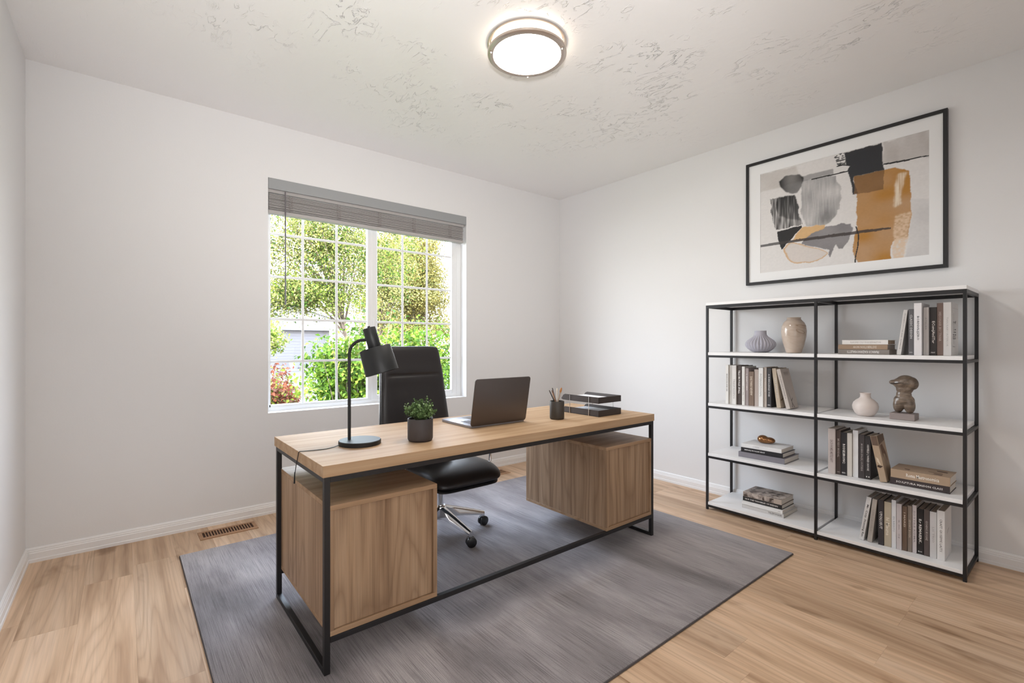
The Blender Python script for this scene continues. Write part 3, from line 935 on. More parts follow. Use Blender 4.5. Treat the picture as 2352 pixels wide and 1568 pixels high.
b = B(); b.box(-0.07, 0.07, -0.15, 0.11, 0.350, 0.382, 0.008, 2); b.box(0.07, 0.16, -0.10, -0.07, 0.356, 0.370, 0.004); b.build('tilt_mechanism', M['plastic'], ch)
# seat: upholstered pad with waterfall front
def pad(w0, w1, l, t, front_drop, bulge, nu=28, nv=28, exp=5.0, dish=0.012, crn=0.04):
    """pad in XY (y from 0 at front edge to l), thickness t; w0 front width, w1 back width"""
    Vv = []; Fv = []
    for s_ in (1, -1):
        for j in range(nv + 1):
            v = -math.cos(math.pi * j / nv)
            for i in range(nu + 1):
                u = -math.cos(math.pi * i / nu)
                su = math.copysign(1, u) * abs(u)
                # squircle-ish outline
                k = (1 - abs(v) ** 8 * crn)
                w = (w0 + (w1 - w0) * (v + 1) / 2) / 2 * k
                ed = max(0.0, (1 - abs(u) ** exp)) ** 0.5 * max(0.0, (1 - abs(v) ** exp)) ** 0.5
                z = s_ * t / 2 * ed
                if s_ > 0: z += bulge * (1 - u * u) * (1 - v * v) - dish * (1 - u * u) * max(0, 1 - (v - 0.1) ** 2)
                z -= front_drop * max(0.0, (-v - 0.15) / 0.85) ** 2
                yk = 1 - abs(u) ** 8 * crn * 0.7
                Vv.append((su * w, l / 2 + v * l / 2 * yk, z))
    n1 = (nu + 1) * (nv + 1)
    for s_ in range(2):
        for j in range(nv):
            for i in range(nu):
                a = s_ * n1 + j * (nu + 1) + i
                q = (a, a + 1, a + nu + 2, a + nu + 1)
                Fv.append(q if s_ == 0 else q[::-1])
    return np.array(Vv), np.array(Fv)
V, F = pad(0.480, 0.480, 0.470, 0.078, 0.042, 0.012, crn=0.14)
V += np.array([0.015, -0.350, 0.430])
fromraw('seat', V, F, M['leather'], ch, smooth=True)
V, F = pad(0.455, 0.455, 0.440, 0.030, 0.040, 0.0, dish=0, crn=0.14)
V += np.array([0.015, -0.335, 0.394])
fromraw('seat_shell', V, F, M['plastic'], ch, smooth=True)
# backrest: tall tapered shell with two leather pads meeting in a fold
lean = R(8.5)
bkm = Matrix.Translation((-0.075, 0.130, 0.470)) @ Matrix.Rotation(R(2), 4, 'Z') @ Matrix.Rotation(-lean, 4, 'X')
V, F = pad(0.520, 0.415, 0.722, 0.046, 0.0, 0.006, nu=40, nv=120, exp=16.0, dish=0.0)
x_, h_, z_ = V[:, 0], V[:, 1] - 0.020, V[:, 2]
fold = np.exp(-((h_ - 0.512 - 0.03 * x_ * x_) / 0.0065) ** 2) * np.clip(1.25 - (np.abs(x_) / 0.185) ** 4, 0, 1)
puff = 0.004 * np.exp(-((h_ - 0.545) / 0.03) ** 2) + 0.004 * np.exp(-((h_ - 0.480) / 0.03) ** 2)
front = (z_ > 0)
V2 = np.stack([x_, -z_ + front * (0.010 * fold - puff), h_], 1)
V2 = V2 @ np.array(bkm.to_3x3()).T + np.array(bkm.translation)
fromraw('backrest_pad', V2, F[:, ::-1], M['leather'], ch, smooth=True)
b = B()
outl = [(-0.262, -0.03), (0.262, -0.03), (0.2075, 0.685), (0.195, 0.700), (-0.195, 0.700), (-0.2075, 0.685)]
b.prism(outl, 0.012, 0.030, 'XZ', 0.004, 2); b.xform(bkm); b.build('backrest_shell', M['leather'], ch, smooth=True)
for s_ in (-1, 1):
    b = B()
    pts = [(0.272 * s_ + 0.015, -0.10, 0.398), (0.300 * s_ + 0.015, -0.10, 0.42), (0.305 * s_ + 0.015, -0.10, 0.56), (0.300 * s_ + 0.015, -0.085, 0.632), (0.295 * s_ + 0.012, 0.05, 0.640), (0.262 * s_, 0.145, 0.620)]
    sm = []
    for i in range(len(pts) - 1):
        sm += [Vector(pts[i]).lerp(Vector(pts[i + 1]), t / 3) for t in range(3)]
    sm.append(Vector(pts[-1]))
    b.tube(sm, 0.0085, 10); b.build('armrest', M['chrome'], ch, smooth=True)
b = B(); b.tube([(0, 0.10, 0.372), (-0.03, 0.17, 0.385), (-0.055, 0.185, 0.46), (-0.07, 0.19, 0.56)], 0.020, 12, squash=1.8); b.build('backrest_bracket', M['chrome'], ch, smooth=True)

# ------------------------------------------------------------------ ceiling light
cl = empty('ceiling_light', (-2.042, -1.819, H))
tag(cl, 'round flush ceiling light with two nickel rings and glowing diffuser', 'ceiling light')
B().lathe([(0.150, -0.0005), (0.2035, -0.0005), (0.2045, -0.003), (0.2045, -0.010), (0.2000, -0.012), (0.150, -0.012)], 72, closed=False).build('ceiling_plate', M['nickel'], cl, smooth=True)
B().lathe([(0.186, -0.012), (0.1865, -0.048)], 72, closed=False).build('diffuser_drum', M['diffuser_side'], cl, smooth=True)
B().lathe([(0.1800, -0.046), (0.2010, -0.046), (0.2030, -0.048), (0.2030, -0.058), (0.2000, -0.061), (0.1780, -0.064), (0.1745, -0.062), (0.1745, -0.052)], 72, closed=False).build('trim_ring', M['nickel'], cl, smooth=True)
B().lathe([(0.1755, -0.054), (0.165, -0.060), (0.120, -0.066), (0.060, -0.069), (0.001, -0.070)], 72, closed=False).build('diffuser', M['diffuser'], cl, smooth=True)
Fv = Vector((math.cos(R(50.85)), math.sin(R(50.85)), 0))
for a in (87, -22, -168):
    d = Fv * math.sin(R(a)) + RV * math.cos(R(a))
    b = B(); b.tube([d * 0.1975 + Vector((0, 0, -0.010)), d * 0.1975 + Vector((0, 0, -0.062))], 0.0018, 8)
    b.ell(tuple(d * 0.1905 + Vector((0, 0, -0.0670))), (0.0055, 0.0055, 0.0065), None, 10, 8)
    b.build('rod', M['nickel'], cl, smooth=True)

# ------------------------------------------------------------------ bookcase
SX0, SX1, SY0, SY1 = -0.392, -0.020, -3.266, -1.888
PT = 0.0148
bc = empty('bookcase', ((SX0 + SX1) / 2, (SY0 + SY1) / 2, 0))
tag(bc, 'wide open bookcase of thin black steel with white shelf boards', 'bookcase')
bm_ = Matrix.Translation((-(SX0 + SX1) / 2, -(SY0 + SY1) / 2, 0))
def spart(b, name, mat): b.xform(bm_); return b.build(name, mat, bc)
YM = -2.593
posts_y = (SY0, YM - PT / 2, SY1 - PT)
for y in posts_y:
    for x in (SX0, SX1 - PT):
        spart(B().box(x, x + PT, y, y + PT, 0.0005, 1.468, 0.0006), 'post', M['black_metal'])
levels = [(0.036, 0.055), (0.387, 0.408), (0.747, 0.768), (1.110, 1.131)]
for z0, z1 in levels + [(1.468, 1.487)]:
    top = z0 > 1.4
    rz = z0 - 0.0155 if not top else z0 - 0.020
    for x in (SX0, SX1 - PT):
        for ya, yb in ((SY0 + PT, YM - PT / 2), (YM + PT / 2, SY1 - PT)):
            spart(B().box(x, x + PT, ya, yb, rz, z0 - 0.0003, 0.0005), 'rail', M['black_metal'])
    for y in posts_y:
        spart(B().box(SX0 + PT, SX1 - PT, y, y + PT, rz, z0 - 0.0003, 0.0005), 'cross_rail', M['black_metal'])
    if top:
        spart(B().box(SX0, SX1, SY0, SY1, z0, z1, 0.0008), 'top_board', M['white_board'])
    else:
        for ya, yb in ((SY0 + PT + 0.0003, YM - PT / 2 - 0.0003), (YM + PT / 2 + 0.0003, SY1 - PT - 0.0003)):
            spart(B().box(SX0 + 0.002, SX1 - 0.002, ya, yb, z0, z1, 0.0008), 'shelf_board', M['white_board'])
            # little tongues of the board run between the corner posts
ZS = {1: 1.131, 2: 0.768, 3: 0.408, 4: 0.055}

# ------------------------------------------------------------------ books
bookmats = {}
def bmat(c, rough=0.5):
    k = (c, rough)
    if k not in bookmats:
        bookmats[k] = plain('book_cloth_%d_%d_%d' % c, srgb(*c), rough, var=0.05)
    return bookmats[k]
PAGES = plain('book_pages', srgb(206, 198, 188), 0.8)
PAGES_D = plain('book_pages_dark', srgb(150, 140, 132), 0.8)
def book(kind, w, h, d, col, label, group, loc, lean=0.0, text=None, tcol=(230, 225, 220), tpos=0.55, tlen=0.5, th=0.45, bold=True, small=None, flip=False, lying=False, pages=None, soft=False, extra=None):
    """w thickness, h height, d depth; spine faces -X at local x=0"""
    if lying:
        rot = (R(90) if flip else R(-90), 0, 0)
    else:
        rot = (lean, 0, 0)
    r = empty('book', loc, rot)
    tag(r, label, 'book', group)
    m = bmat(col)
    t = 0.0022
    o = 0.003 if not soft else 0.0006
    b = B()
    b.box(0, t * 1.3, -w / 2, w / 2, 0, h, 0.0009)
    b.box(0.0005, d, -w / 2, -w / 2 + t, 0, h, 0.0005)
    b.box(0.0005, d, w / 2 - t, w / 2, 0, h, 0.0005)
    b.build('cover', m, r)
    B().box(t * 1.3 + 0.0004, d - o, -w / 2 + t + 0.0002, w / 2 - t - 0.0002, o, h - o, 0.0004).build('pages', pages or PAGES, r)
    tm = bmat(tcol, 0.6)
    # reading direction: down the spine
    base = Matrix(((0, 0, -1, 0), (0, -1, 0, 0), (-1, 0, 0, 0), (0, 0, 0, 1)))
    if text:
        L_ = h * tlen
        lettering(text, L_, w * th, tm, r, Matrix.Translation((-0.0003, 0, h * tpos)) @ base, bold)
    if small:
        lettering(small, w * 0.6, w * 0.22, tm, r, Matrix.Translation((-0.0003, 0, h * 0.06)) @ Matrix(((0, 0, -1, 0), (-1, 0, 0, 0), (0, 1, 0, 0), (0, 0, 0, 1))), True)
    if extra: extra(r, w, h, d)
    return r

def patch(r, pts, mat, plane, at, name='cover_print'):
    """flat printed shape; plane 'cover' = the face towards -Y (local y=-w/2), pts in (x,z)"""
    b = B()
    vs = [b.bm.verts.new((p[0], at, p[1])) for p in pts] if plane == 'cover' else [b.bm.verts.new((at, p[0], p[1])) for p in pts]
    b.bm.faces.new(vs)
    return b.build(name, mat, r)

# -- upper right shelf
def cover_marks(r, w, h, d):
    y = -w / 2 - 0.0004
    mm = bmat((38, 36, 36))
    rr = random.Random(2)
    for k, (z, s_) in enumerate(((0.62, 0.020), (0.60, 0.010), (0.48, 0.012), (0.43, 0.014), (0.38, 0.018), (0.345, 0.018), (0.31, 0.014), (0.16, 0.012))):
        for q in range(4):
            x = 0.045 + 0.022 * q + rr.uniform(-0.004, 0.004)
            if rr.random() < 0.25: continue
            a, c = rr.uniform(0.009, 0.018), s_ * h * rr.uniform(0.9, 2.2)
            patch(r, [(x, z * h), (x + a, z * h + 0.001), (x + a * 0.8, z * h + c), (x - 0.001, z * h + c * 0.9)], mm, 'cover', y)
    patch(r, [(0.058, 0.22 * h), (0.061, 0.22 * h), (0.061, 0.80 * h), (0.058, 0.80 * h)], mm, 'cover', y)
    patch(r, [(0.03, 0.90 * h), (d - 0.01, 0.893 * h), (d - 0.01, 0.889 * h), (0.03, 0.896 * h)], bmat((150, 146, 142)), 'cover', y)
G1 = 'books on the upper right shelf'
Z = ZS[1] + 0.0004
book('b', 0.0185, 0.248, 0.17, (208, 204, 200), 'thin white book leaning right against the grey one, top shelf', G1, (-0.330, -2.9832, Z + 0.0013), R(7.0), 'MODERN HOUSE AND INTERIOR', (120, 116, 114), 0.52, 0.8, 0.3, False)
book('b', 0.0225, 0.250, 0.17, (92, 90, 92), 'dark grey book with tall pale capitals, top shelf', G1, (-0.345, -3.0395, Z), 0, 'CLASSIC DESIGN', (190, 188, 186), 0.62, 0.52, 0.42, True, 'ED')
book('b', 0.0315, 0.278, 0.19, (222, 220, 222), 'tall white book titled in black capitals, top shelf', G1, (-0.384, -3.0745, Z), 0, 'BORNVILIJZRO', (70, 70, 74), 0.52, 0.46, 0.36, True)
book('b', 0.022, 0.255, 0.17, (186, 182, 180), 'light grey book with a small faint title, top shelf', G1, (-0.360, -3.1035, Z), 0, 'ATELIER', (140, 136, 134), 0.66, 0.26, 0.3, False)
book('b', 0.0285, 0.255, 0.18, (52, 48, 48), 'black book with a white handwritten style title, top shelf', G1, (-0.342, -3.1295, Z), 0, 'ECumJAnSTar', (220, 216, 212), 0.48, 0.46, 0.5, True, 'PRINT')
book('b', 0.0255, 0.276, 0.18, (120, 100, 92), 'tall brown book between the black and white ones, top shelf', G1, (-0.338, -3.1565, Z), 0, 'MISONAR BU TIVAR', (176, 160, 152), 0.55, 0.56, 0.4, True)
book('b', 0.031, 0.277, 0.19, (214, 211, 209), 'tall white book with black marks on its cover, right end of top shelf', G1, (-0.342, -3.1855, Z), 0, 'TIAN KARU INTERIOR', (168, 166, 164), 0.45, 0.55, 0.25, False, extra=cover_marks)
G1b = 'books stacked flat on the upper right shelf'
book('b', 0.028, 0.248, 0.17, (128, 120, 114), 'grey brown book at the bottom of the flat top shelf stack', G1b, (-0.318, -2.690, ZS[1] + 0.0144), text='FRANCO KAZANOVIALETTI', tcol=(222, 218, 214), tlen=0.62, th=0.5, tpos=0.5, flip=True, lying=True, pages=PAGES_D)
book('b', 0.028, 0.240, 0.17, (152, 128, 106), 'tan book in the middle of the flat top shelf stack', G1b, (-0.316, -2.690, ZS[1] + 0.0430), text='DISTRIBUTION NOW', tcol=(206, 194, 180), tlen=0.47, th=0.5, tpos=0.55, flip=True, lying=True, pages=PAGES_D)
book('b', 0.026, 0.222, 0.16, (222, 218, 214), 'white book on top of the flat top shelf stack', G1b, (-0.312, -2.931, ZS[1] + 0.0706), text='PLAN AND COLOUR ROSEWALKTON', tcol=(150, 146, 144), tlen=0.66, th=0.34, tpos=0.48, lying=True, pages=plain('pages_brown', srgb(150, 128, 108), 0.8), bold=False)

# -- second shelf, left bay
G2 = 'books on the second shelf of the left bay'
Z = ZS[2] + 0.0004
rows = [(-0.345, -2.010, -2.0305, 0.273, (220, 217, 213), 'white book at the far left end of the second shelf', 'BRANCUSI AND HIS', (110, 106, 104), 0.55, 0.45),
        (-0.338, -2.031, -2.0525, 0.272, (182, 178, 172), 'pale grey book second from the left, second shelf', 'STILL LIFE', (206, 202, 196), 0.5, 0.3),
        (-0.341, -2.0540, -2.0835, 0.273, (212, 208, 204), 'off white book just left of the dark brown one', 'TRESPASSING', (160, 156, 152), 0.4, 0.5),
        (-0.333, -2.0845, -2.1165, 0.272, (66, 55, 50), 'dark brown book with bold white title, second shelf left bay', 'TILLUM POLK SPALL', (228, 224, 220), 0.58, 0.6),
        (-0.331, -2.1180, -2.1385, 0.267, (216, 213, 208), 'white book just right of the dark brown one', 'VOLUME ONE', (180, 176, 170), 0.3, 0.4),
        (-0.327, -2.1390, -2.1625, 0.256, (150, 138, 136), 'mauve grey book beside the short brown one', 'L ANATOMIA', (206, 196, 190), 0.62, 0.45),
        (-0.326, -2.1635, -2.1975, 0.234, (116, 96, 82), 'short brown book with cream title, second shelf left bay', 'DAS PARIS REVIEW', (208, 194, 176), 0.58, 0.55),
        (-0.322, -2.1985, -2.2265, 0.249, (172, 158, 150), 'plain taupe book between the brown and the white', None, (160, 150, 140), 0.5, 0.5),
        (-0.326, -2.2285, -2.2580, 0.262, (218, 216, 213), 'white book with a column of faint capitals, second shelf', 'INTERNATIONAL', (168, 168, 164), 0.55, 0.6),
        (-0.320, -2.2590, -2.2785, 0.267, (170, 158, 148), 'slim taupe book left of the black one', 'ROMANTICA', (214, 206, 198), 0.55, 0.34)]
for X_, a, c, h, col, lab, tx, tc, tp, tl in rows:
    book('b', a - c, h, 0.175, col, lab, G2, (X_, (a + c) / 2, Z), 0, tx, tc, tp, tl, 0.42, True)
book('b', 0.0265, 0.261, 0.18, (52, 50, 51), 'thick black book with bold white title, second shelf left bay', G2, (-0.318, -2.2930, Z), 0, 'A GUIDE & BOLD VOID', (220, 218, 216), 0.56, 0.58, 0.34, True, 'MS')
def branch(r, w, h, d):
    y = -w / 2 - 0.0004
    mm = bmat((80, 68, 60))
    for pl_ in (((0.052, 0.10), (0.060, 0.10), (0.040, 0.30), (0.034, 0.46), (0.030, 0.48)), ((0.052, 0.17), (0.075, 0.24), (0.078, 0.27), (0.050, 0.20)), ((0.04, 0.02), (0.047, 0.02), (0.060, 0.14), (0.052, 0.14)), ((0.070, 0.01), (0.078, 0.02), (0.060, 0.12), (0.056, 0.12))):
        patch(r, [(x, z * h) for x, z in pl_], mm, 'cover', y)
    for k, z in enumerate((0.90, 0.865, 0.83)):
        me = lettering('GARDEN ARTS'[: 11 - k], 0.075 - 0.01 * (k == 2), 0.008 if k < 2 else 0.003, bmat((140, 130, 122)), r, Matrix.Translation((0.07, y, z * h)) @ Matrix(((1, 0, 0, 0), (0, 0, -1, 0), (0, 1, 0, 0), (0, 0, 0, 1))), True)
def dune(r, w, h, d):
    y = -w / 2 - 0.0004
    patch(r, [(0.01, 0.20 * h), (0.06, 0.24 * h), (0.09, 0.22 * h), (0.055, 0.215 * h), (0.02, 0.17 * h)], bmat((120, 96, 72)), 'cover', y)
book('b', 0.026, 0.262, 0.17, (178, 162, 142), 'tan covered book leaning left against the thick black one', G2, (-0.313, -2.3525, Z + 0.0018), R(-7.0), 'LES JARDINS', (200, 196, 192), 0.5, 0.5, 0.3, True, extra=dune)
book('b', 0.024, 0.262, 0.135, (184, 174, 166), 'beige book with a dark branch drawing, leaning at the right end', G2, (-0.335, -2.4185, Z + 0.0032), R(-13.6), 'LES JARDINS INTERIEUR', (120, 116, 116), 0.55, 0.6, 0.32, True, extra=branch)

# -- third shelf, right bay
G3 = 'upright books on the third shelf of the right bay'
Z = ZS[3] + 0.0004
rows = [(-0.336, -2.6425, -2.6800, 0.272, (196, 186, 182), 'pinkish beige book at the left end of the third shelf', 'EACH HOMES MISTELNAPY', (140, 126, 124), 0.5, 0.5, None),
        (-0.325, -2.6810, -2.7055, 0.265, (78, 66, 62), 'dark brown book with short pale title, third shelf', 'MUSEO MODAL', (176, 166, 160), 0.6, 0.42, 'AR'),
        (-0.323, -2.7065, -2.7365, 0.256, (42, 40, 42), 'black book with bold white title, third shelf', 'ROSGE.BRONC:', (226, 224, 220), 0.5, 0.46, 'ED'),
        (-0.324, -2.7380, -2.7625, 0.255, (206, 200, 192), 'plain cream book right of the black one, third shelf', None, (0, 0, 0), 0.5, 0.5, None),
        (-0.318, -2.7645, -2.7915, 0.276, (216, 215, 215), 'tall plain white book, third shelf', None, (0, 0, 0), 0.5, 0.5, None),
        (-0.318, -2.7930, -2.8225, 0.256, (60, 54, 54), 'charcoal book with a thin grey title, third shelf', 'MODERN SPACE | OUTSIDE', (156, 150, 146), 0.48, 0.62, None),
        (-0.317, -2.8235, -2.8515, 0.252, (46, 42, 42), 'black book with two lines of white, next to the leaning portrait book', 'ODFIELD | WIRED HOUSE', (206, 202, 196), 0.5, 0.6, 'II')]
for X_, a, c, h, col, lab, tx, tc, tp, tl, sm_ in rows:
    book('b', a - c, h, 0.175, col, lab, G3, (X_, (a + c) / 2, Z), 0, tx, tc, tp, tl, 0.42, True, sm_)
def portrait(r, w, h, d):
    y = -w / 2 - 0.0004
    patch(r, [(0.004, 0.80 * h), (d - 0.004, 0.86 * h), (d - 0.004, 0.995 * h), (0.004, 0.995 * h)], bmat((112, 92, 76)), 'cover', y)
    patch(r, [(0.02, 0.78 * h), (0.06, 0.80 * h), (0.095, 0.60 * h), (0.10, 0.38 * h), (0.075, 0.56 * h), (0.05, 0.60 * h), (0.03, 0.50 * h)], bmat((104, 72, 48)), 'cover', y)
    patch(r, [(0.035, 0.10 * h), (0.085, 0.12 * h), (0.090, 0.44 * h), (0.065, 0.56 * h), (0.045, 0.52 * h)], bmat((158, 136, 112)), 'cover', y - 0.0002)
    w2 = w / 2 - 0.002
    patch(r, [(-w2, 0.78 * h), (w2, 0.80 * h), (w2, 0.995 * h), (-w2, 0.995 * h)], bmat((100, 80, 66)), 'spine', -0.0003)
    patch(r, [(-w2, 0.34 * h), (w2 * 0.6, 0.37 * h), (w2, 0.33 * h), (0, 0.30 * h)], bmat((60, 42, 30)), 'spine', -0.0003)
    patch(r, [(-w2 * 0.4, 0.36 * h), (w2 * 0.6, 0.44 * h), (w2 * 0.7, 0.54 * h), (0, 0.50 * h)], bmat((206, 192, 170)), 'spine', -0.0003)
book('b', 0.032, 0.258, 0.125, (170, 148, 124), 'tan book with a sepia portrait cover, leaning left beside the stack', G3, (-0.325, -2.9135, Z + 0.0032), R(-10.6), None, extra=portrait)
G3b = 'books lying flat on the third shelf of the right bay'
def top_print(r, w, h, d):
    y = w / 2 + 0.0004
    mm = bmat((92, 66, 46)); 
    for pl_ in (((0.02, 0.15), (0.03, 0.30), (0.05, 0.28), (0.045, 0.14)), ((0.10, 0.1), (0.13, 0.12), (0.135, 0.30), (0.11, 0.28)), ((0.03, 0.70), (0.04, 0.78), (0.06, 0.80), (0.055, 0.69)), ((0.06, 0.16), (0.075, 0.16), (0.08, 0.4), (0.07, 0.4))):
        b = B(); b.bm.faces.new([b.bm.verts.new((x, -y, z * h)) for x, z in pl_]); b.build('cover_print', mm, r)
# lying: local +z -> world +Y, local -y -> world +z ... top face is local y=-w/2
book('b', 0.038, 0.252, 0.178, (58, 48, 48), 'dark brown book lying under the thick tan one', G3b, (-0.315, -3.192, ZS[3] + 0.0195), text='SCULPTURA MAISON CLASS', tcol=(220, 214, 208), tlen=0.78, th=0.28, tpos=0.5, lying=True)
book('b', 0.047, 0.250, 0.178, (170, 146, 122), 'thick tan book titled in white, lying on the dark brown one', G3b, (-0.316, -3.1935, ZS[3] + 0.0624), text='Roma Mastronomica', tcol=(232, 226, 216), tlen=0.55, th=0.42, tpos=0.45, lying=True, extra=top_print)

# -- third shelf, left bay: stack with pebble
G3c = 'books lying flat on the third shelf of the left bay'
book('b', 0.036, 0.300, 0.240, (122, 118, 124), 'grey book at the bottom of the stack under the bronze pebble', G3c, (-0.330, -2.394, ZS[3] + 0.0184), text=None, lying=True)
book('b', 0.030, 0.272, 0.205, (34, 32, 34), 'black book in the middle of the stack under the bronze pebble', G3c, (-0.322, -2.380, ZS[3] + 0.0518), text='MENAJ MOSLIM EDIT', tcol=(224, 222, 220), tlen=0.50, th=0.34, tpos=0.66, lying=True)
book('b', 0.027, 0.262, 0.200, (224, 222, 220), 'white book directly under the bronze pebble', G3c, (-0.320, -2.372, ZS[3] + 0.0806), text='LUMIERE', tcol=(176, 174, 174), tlen=0.16, th=0.35, tpos=0.62, lying=True, bold=False)
peb = blob('bronze_pebble', [((-0.205, -2.205, ZS[3] + 0.122), (0.036, 0.036, 0.028)), ((-0.200, -2.245, ZS[3] + 0.118), (0.034, 0.040, 0.022)), ((-0.205, -2.220, ZS[3] + 0.112), (0.030, 0.036, 0.018))], M['bronze'], None, 0.003, 10)
tag(peb, 'polished bronze pebble resting on the white book', 'ornament')

# -- bottom shelf, left bay stack
G4c = 'books lying flat on the bottom shelf of the left bay'
def photo_cover_mat():
    t = NT('photo_print')
    n = t.noise(t.coords((1, 1, 1)), 22, 4, 0.6, 0.5)
    t.link(t.ramp(n, [(0.40, srgb(72, 60, 54)), (0.50, srgb(150, 138, 130)), (0.62, srgb(196, 184, 174))]), t.b.inputs['Base Color'])
    t.b.inputs['Roughness'].default_value = 0.45
    return t.m
PH = photo_cover_mat()
def photo_top(r, w, h, d):
    t_ = 0.0005
    B().box(0.004, d - 0.002, -w / 2 - t_, -w / 2 - 0.0001, 0.004, h - 0.004).build('cover_print', PH, r)
    B().box(-t_, -0.0001, -w / 2 + 0.002, w / 2 - 0.002, 0.05, h - 0.004).build('spine_print', PH, r)
book('b', 0.026, 0.272, 0.230, (196, 192, 188), 'light grey book at the bottom of the lowest left stack', G4c, (-0.321, -2.386, ZS[4] + 0.0134), text='TELEFONAIR', tcol=(100, 96, 94), tlen=0.32, th=0.4, tpos=0.2, lying=True)
book('b', 0.024, 0.266, 0.205, (224, 222, 219), 'white book second from bottom in the lowest left stack', G4c, (-0.325, -2.380, ZS[4] + 0.0388), text='AR', tcol=(176, 170, 166), tlen=0.06, th=0.4, tpos=0.08, lying=True, bold=False)
book('b', 0.029, 0.254, 0.195, (36, 34, 34), 'black book under the photo book in the lowest left stack', G4c, (-0.315, -2.372, ZS[4] + 0.0658), text='NUR THE TANGIBLES OF DESIGN', tcol=(222, 216, 210), tlen=0.84, th=0.34, tpos=0.52, lying=True)
book('b', 0.032, 0.252, 0.195, (178, 164, 152), 'beige book with a sepia photo cover on top of the lowest stack', G4c, (-0.316, -2.371, ZS[4] + 0.0968), text=None, lying=True, extra=photo_top)

# -- bottom shelf, right bay
G4 = 'upright books on the bottom shelf of the right bay'
Z = ZS[4] + 0.0004
rows = [(-0.335, -2.8905, -2.9165, 0.255, (52, 48, 50), 'black book with white title right of the two leaning ones', 'UYOLUSUT', (226, 224, 220), 0.55, 0.38, 0.5),
        (-0.332, -2.9178, -2.9505, 0.250, (176, 164, 144), 'khaki tan book with large cream title, bottom shelf', 'hi Mauna', (222, 214, 198), 0.45, 0.40, 0.5),
        (-0.332, -2.9515, -2.9715, 0.268, (212, 212, 214), 'white book right of the khaki one, bottom shelf', 'EN RIBERTO', (164, 170, 176), 0.5, 0.32, 0.4),
        (-0.331, -2.9725, -2.9955, 0.253, (192, 184, 184), 'pale lilac grey book with faint handwriting, bottom shelf', 'a m  oj', (140, 132, 134), 0.45, 0.4, 0.4),
        (-0.326, -2.9965, -3.0185, 0.244, (104, 84, 70), 'brown book with a pale figure at its foot, bottom shelf', 'I MAREI', (196, 180, 164), 0.7, 0.32, 0.35),
        (-0.322, -3.0192, -3.0385, 0.252, (130, 118, 108), 'taupe book between the brown and the pale one, bottom shelf', 'SPORT BOEK', (186, 172, 158), 0.5, 0.4, 0.4),
        (-0.320, -3.0395, -3.0575, 0.260, (196, 188, 188), 'thin pale book left of the jet black one, bottom shelf', 'SOTTILE ROMA', (134, 128, 128), 0.55, 0.66, 0.4),
        (-0.316, -3.0585, -3.0860, 0.245, (24, 22, 23), 'jet black book with bold white title, bottom shelf', 'Il.r REMAIERK..', (226, 224, 220), 0.5, 0.55, 0.4),
        (-0.318, -3.0875, -3.1115, 0.248, (84, 74, 72), 'dark taupe brown book right of the jet black one', 'GOANG IKOSAE', (172, 164, 160), 0.55, 0.42, 0.4),
        (-0.322, -3.1130, -3.1405, 0.245, (200, 198, 198), 'light grey book left of the last white one, bottom shelf', 'LIS TRIO', (166, 164, 164), 0.5, 0.34, 0.3),
        (-0.325, -3.1425, -3.1735, 0.260, (222, 220, 218), 'white book closing the row at the right, bottom shelf', 'CRAFT GIUSEPPE LASTS', (120, 116, 114), 0.5, 0.66, 0.3)]
def slash(r, w, h, d):
    y = -w / 2 - 0.0004
    patch(r, [(0.05, 0.50 * h), (0.10, 0.58 * h), (0.102, 0.60 * h), (0.06, 0.535 * h)], bmat((120, 104, 104)), 'cover', y)
    patch(r, [(0.05, 0.455 * h), (0.105, 0.53 * h), (0.105, 0.534 * h), (0.05, 0.459 * h)], bmat((168, 150, 150)), 'cover', y)
for i, (X_, a, c, h, col, lab, tx, tc, tp, tl, th_) in enumerate(rows):
    book('b', a - c, h, 0.175, col, lab, G4, (X_, (a + c) / 2, Z), 0, tx, tc, tp, tl, th_, True, 'RO' if i in (7,) else None, pages=PAGES_D, extra=slash if i == len(rows) - 1 else None)
book('b', 0.023, 0.258, 0.175, (206, 204, 202), 'white book with black script leaning at the left end, bottom shelf', G4, (-0.335, -2.8105, Z + 0.0018), R(8.6), 'Mr. Cosy. Stunning Rm', (70, 66, 66), 0.45, 0.75, 0.55, True, pages=PAGES_D)
book('b', 0.0225, 0.252, 0.175, (166, 158, 150), 'greige book leaning against the black one, bottom shelf', G4, (-0.335, -2.8500, Z + 0.0013), R(5.9), 'LIBRO DOMUS', (140, 130, 124), 0.5, 0.5, 0.35, False, pages=PAGES_D)

# ------------------------------------------------------------------ vases and sculpture
ribf = lambda t, z: 0.10 * (abs(math.cos(t * 13)) - 0.6) * (1 if 0.012 < z < 0.128 else 0) * math.sin(math.pi * min(1, max(0, (z - 0.012) / 0.116)))
prof_l = [(0.036, 0.0), (0.050, 0.003), (0.066, 0.012), (0.082, 0.026), (0.093, 0.043), (0.0955, 0.056), (0.0925, 0.070), (0.081, 0.086), (0.063, 0.100), (0.047, 0.113), (0.0385, 0.126), (0.0375, 0.146), (0.038, 0.153), (0.034, 0.153), (0.033, 0.125), (0.001, 0.118)]
tag(B().lathe(prof_l, 208, rib=ribf).build('vase', M['vase_lav'], smooth=True, loc=(-0.150, -2.165, ZS[1] + 0.0003)), 'squat ribbed lavender grey vase with short neck on the top shelf', 'vase')
prof_t = [(0.036, 0.0), (0.044, 0.002), (0.050, 0.020), (0.062, 0.060), (0.072, 0.110), (0.0745, 0.145), (0.071, 0.178), (0.060, 0.202), (0.046, 0.217), (0.0405, 0.224), (0.041, 0.232), (0.042, 0.235), (0.037, 0.235), (0.035, 0.222), (0.001, 0.205)]
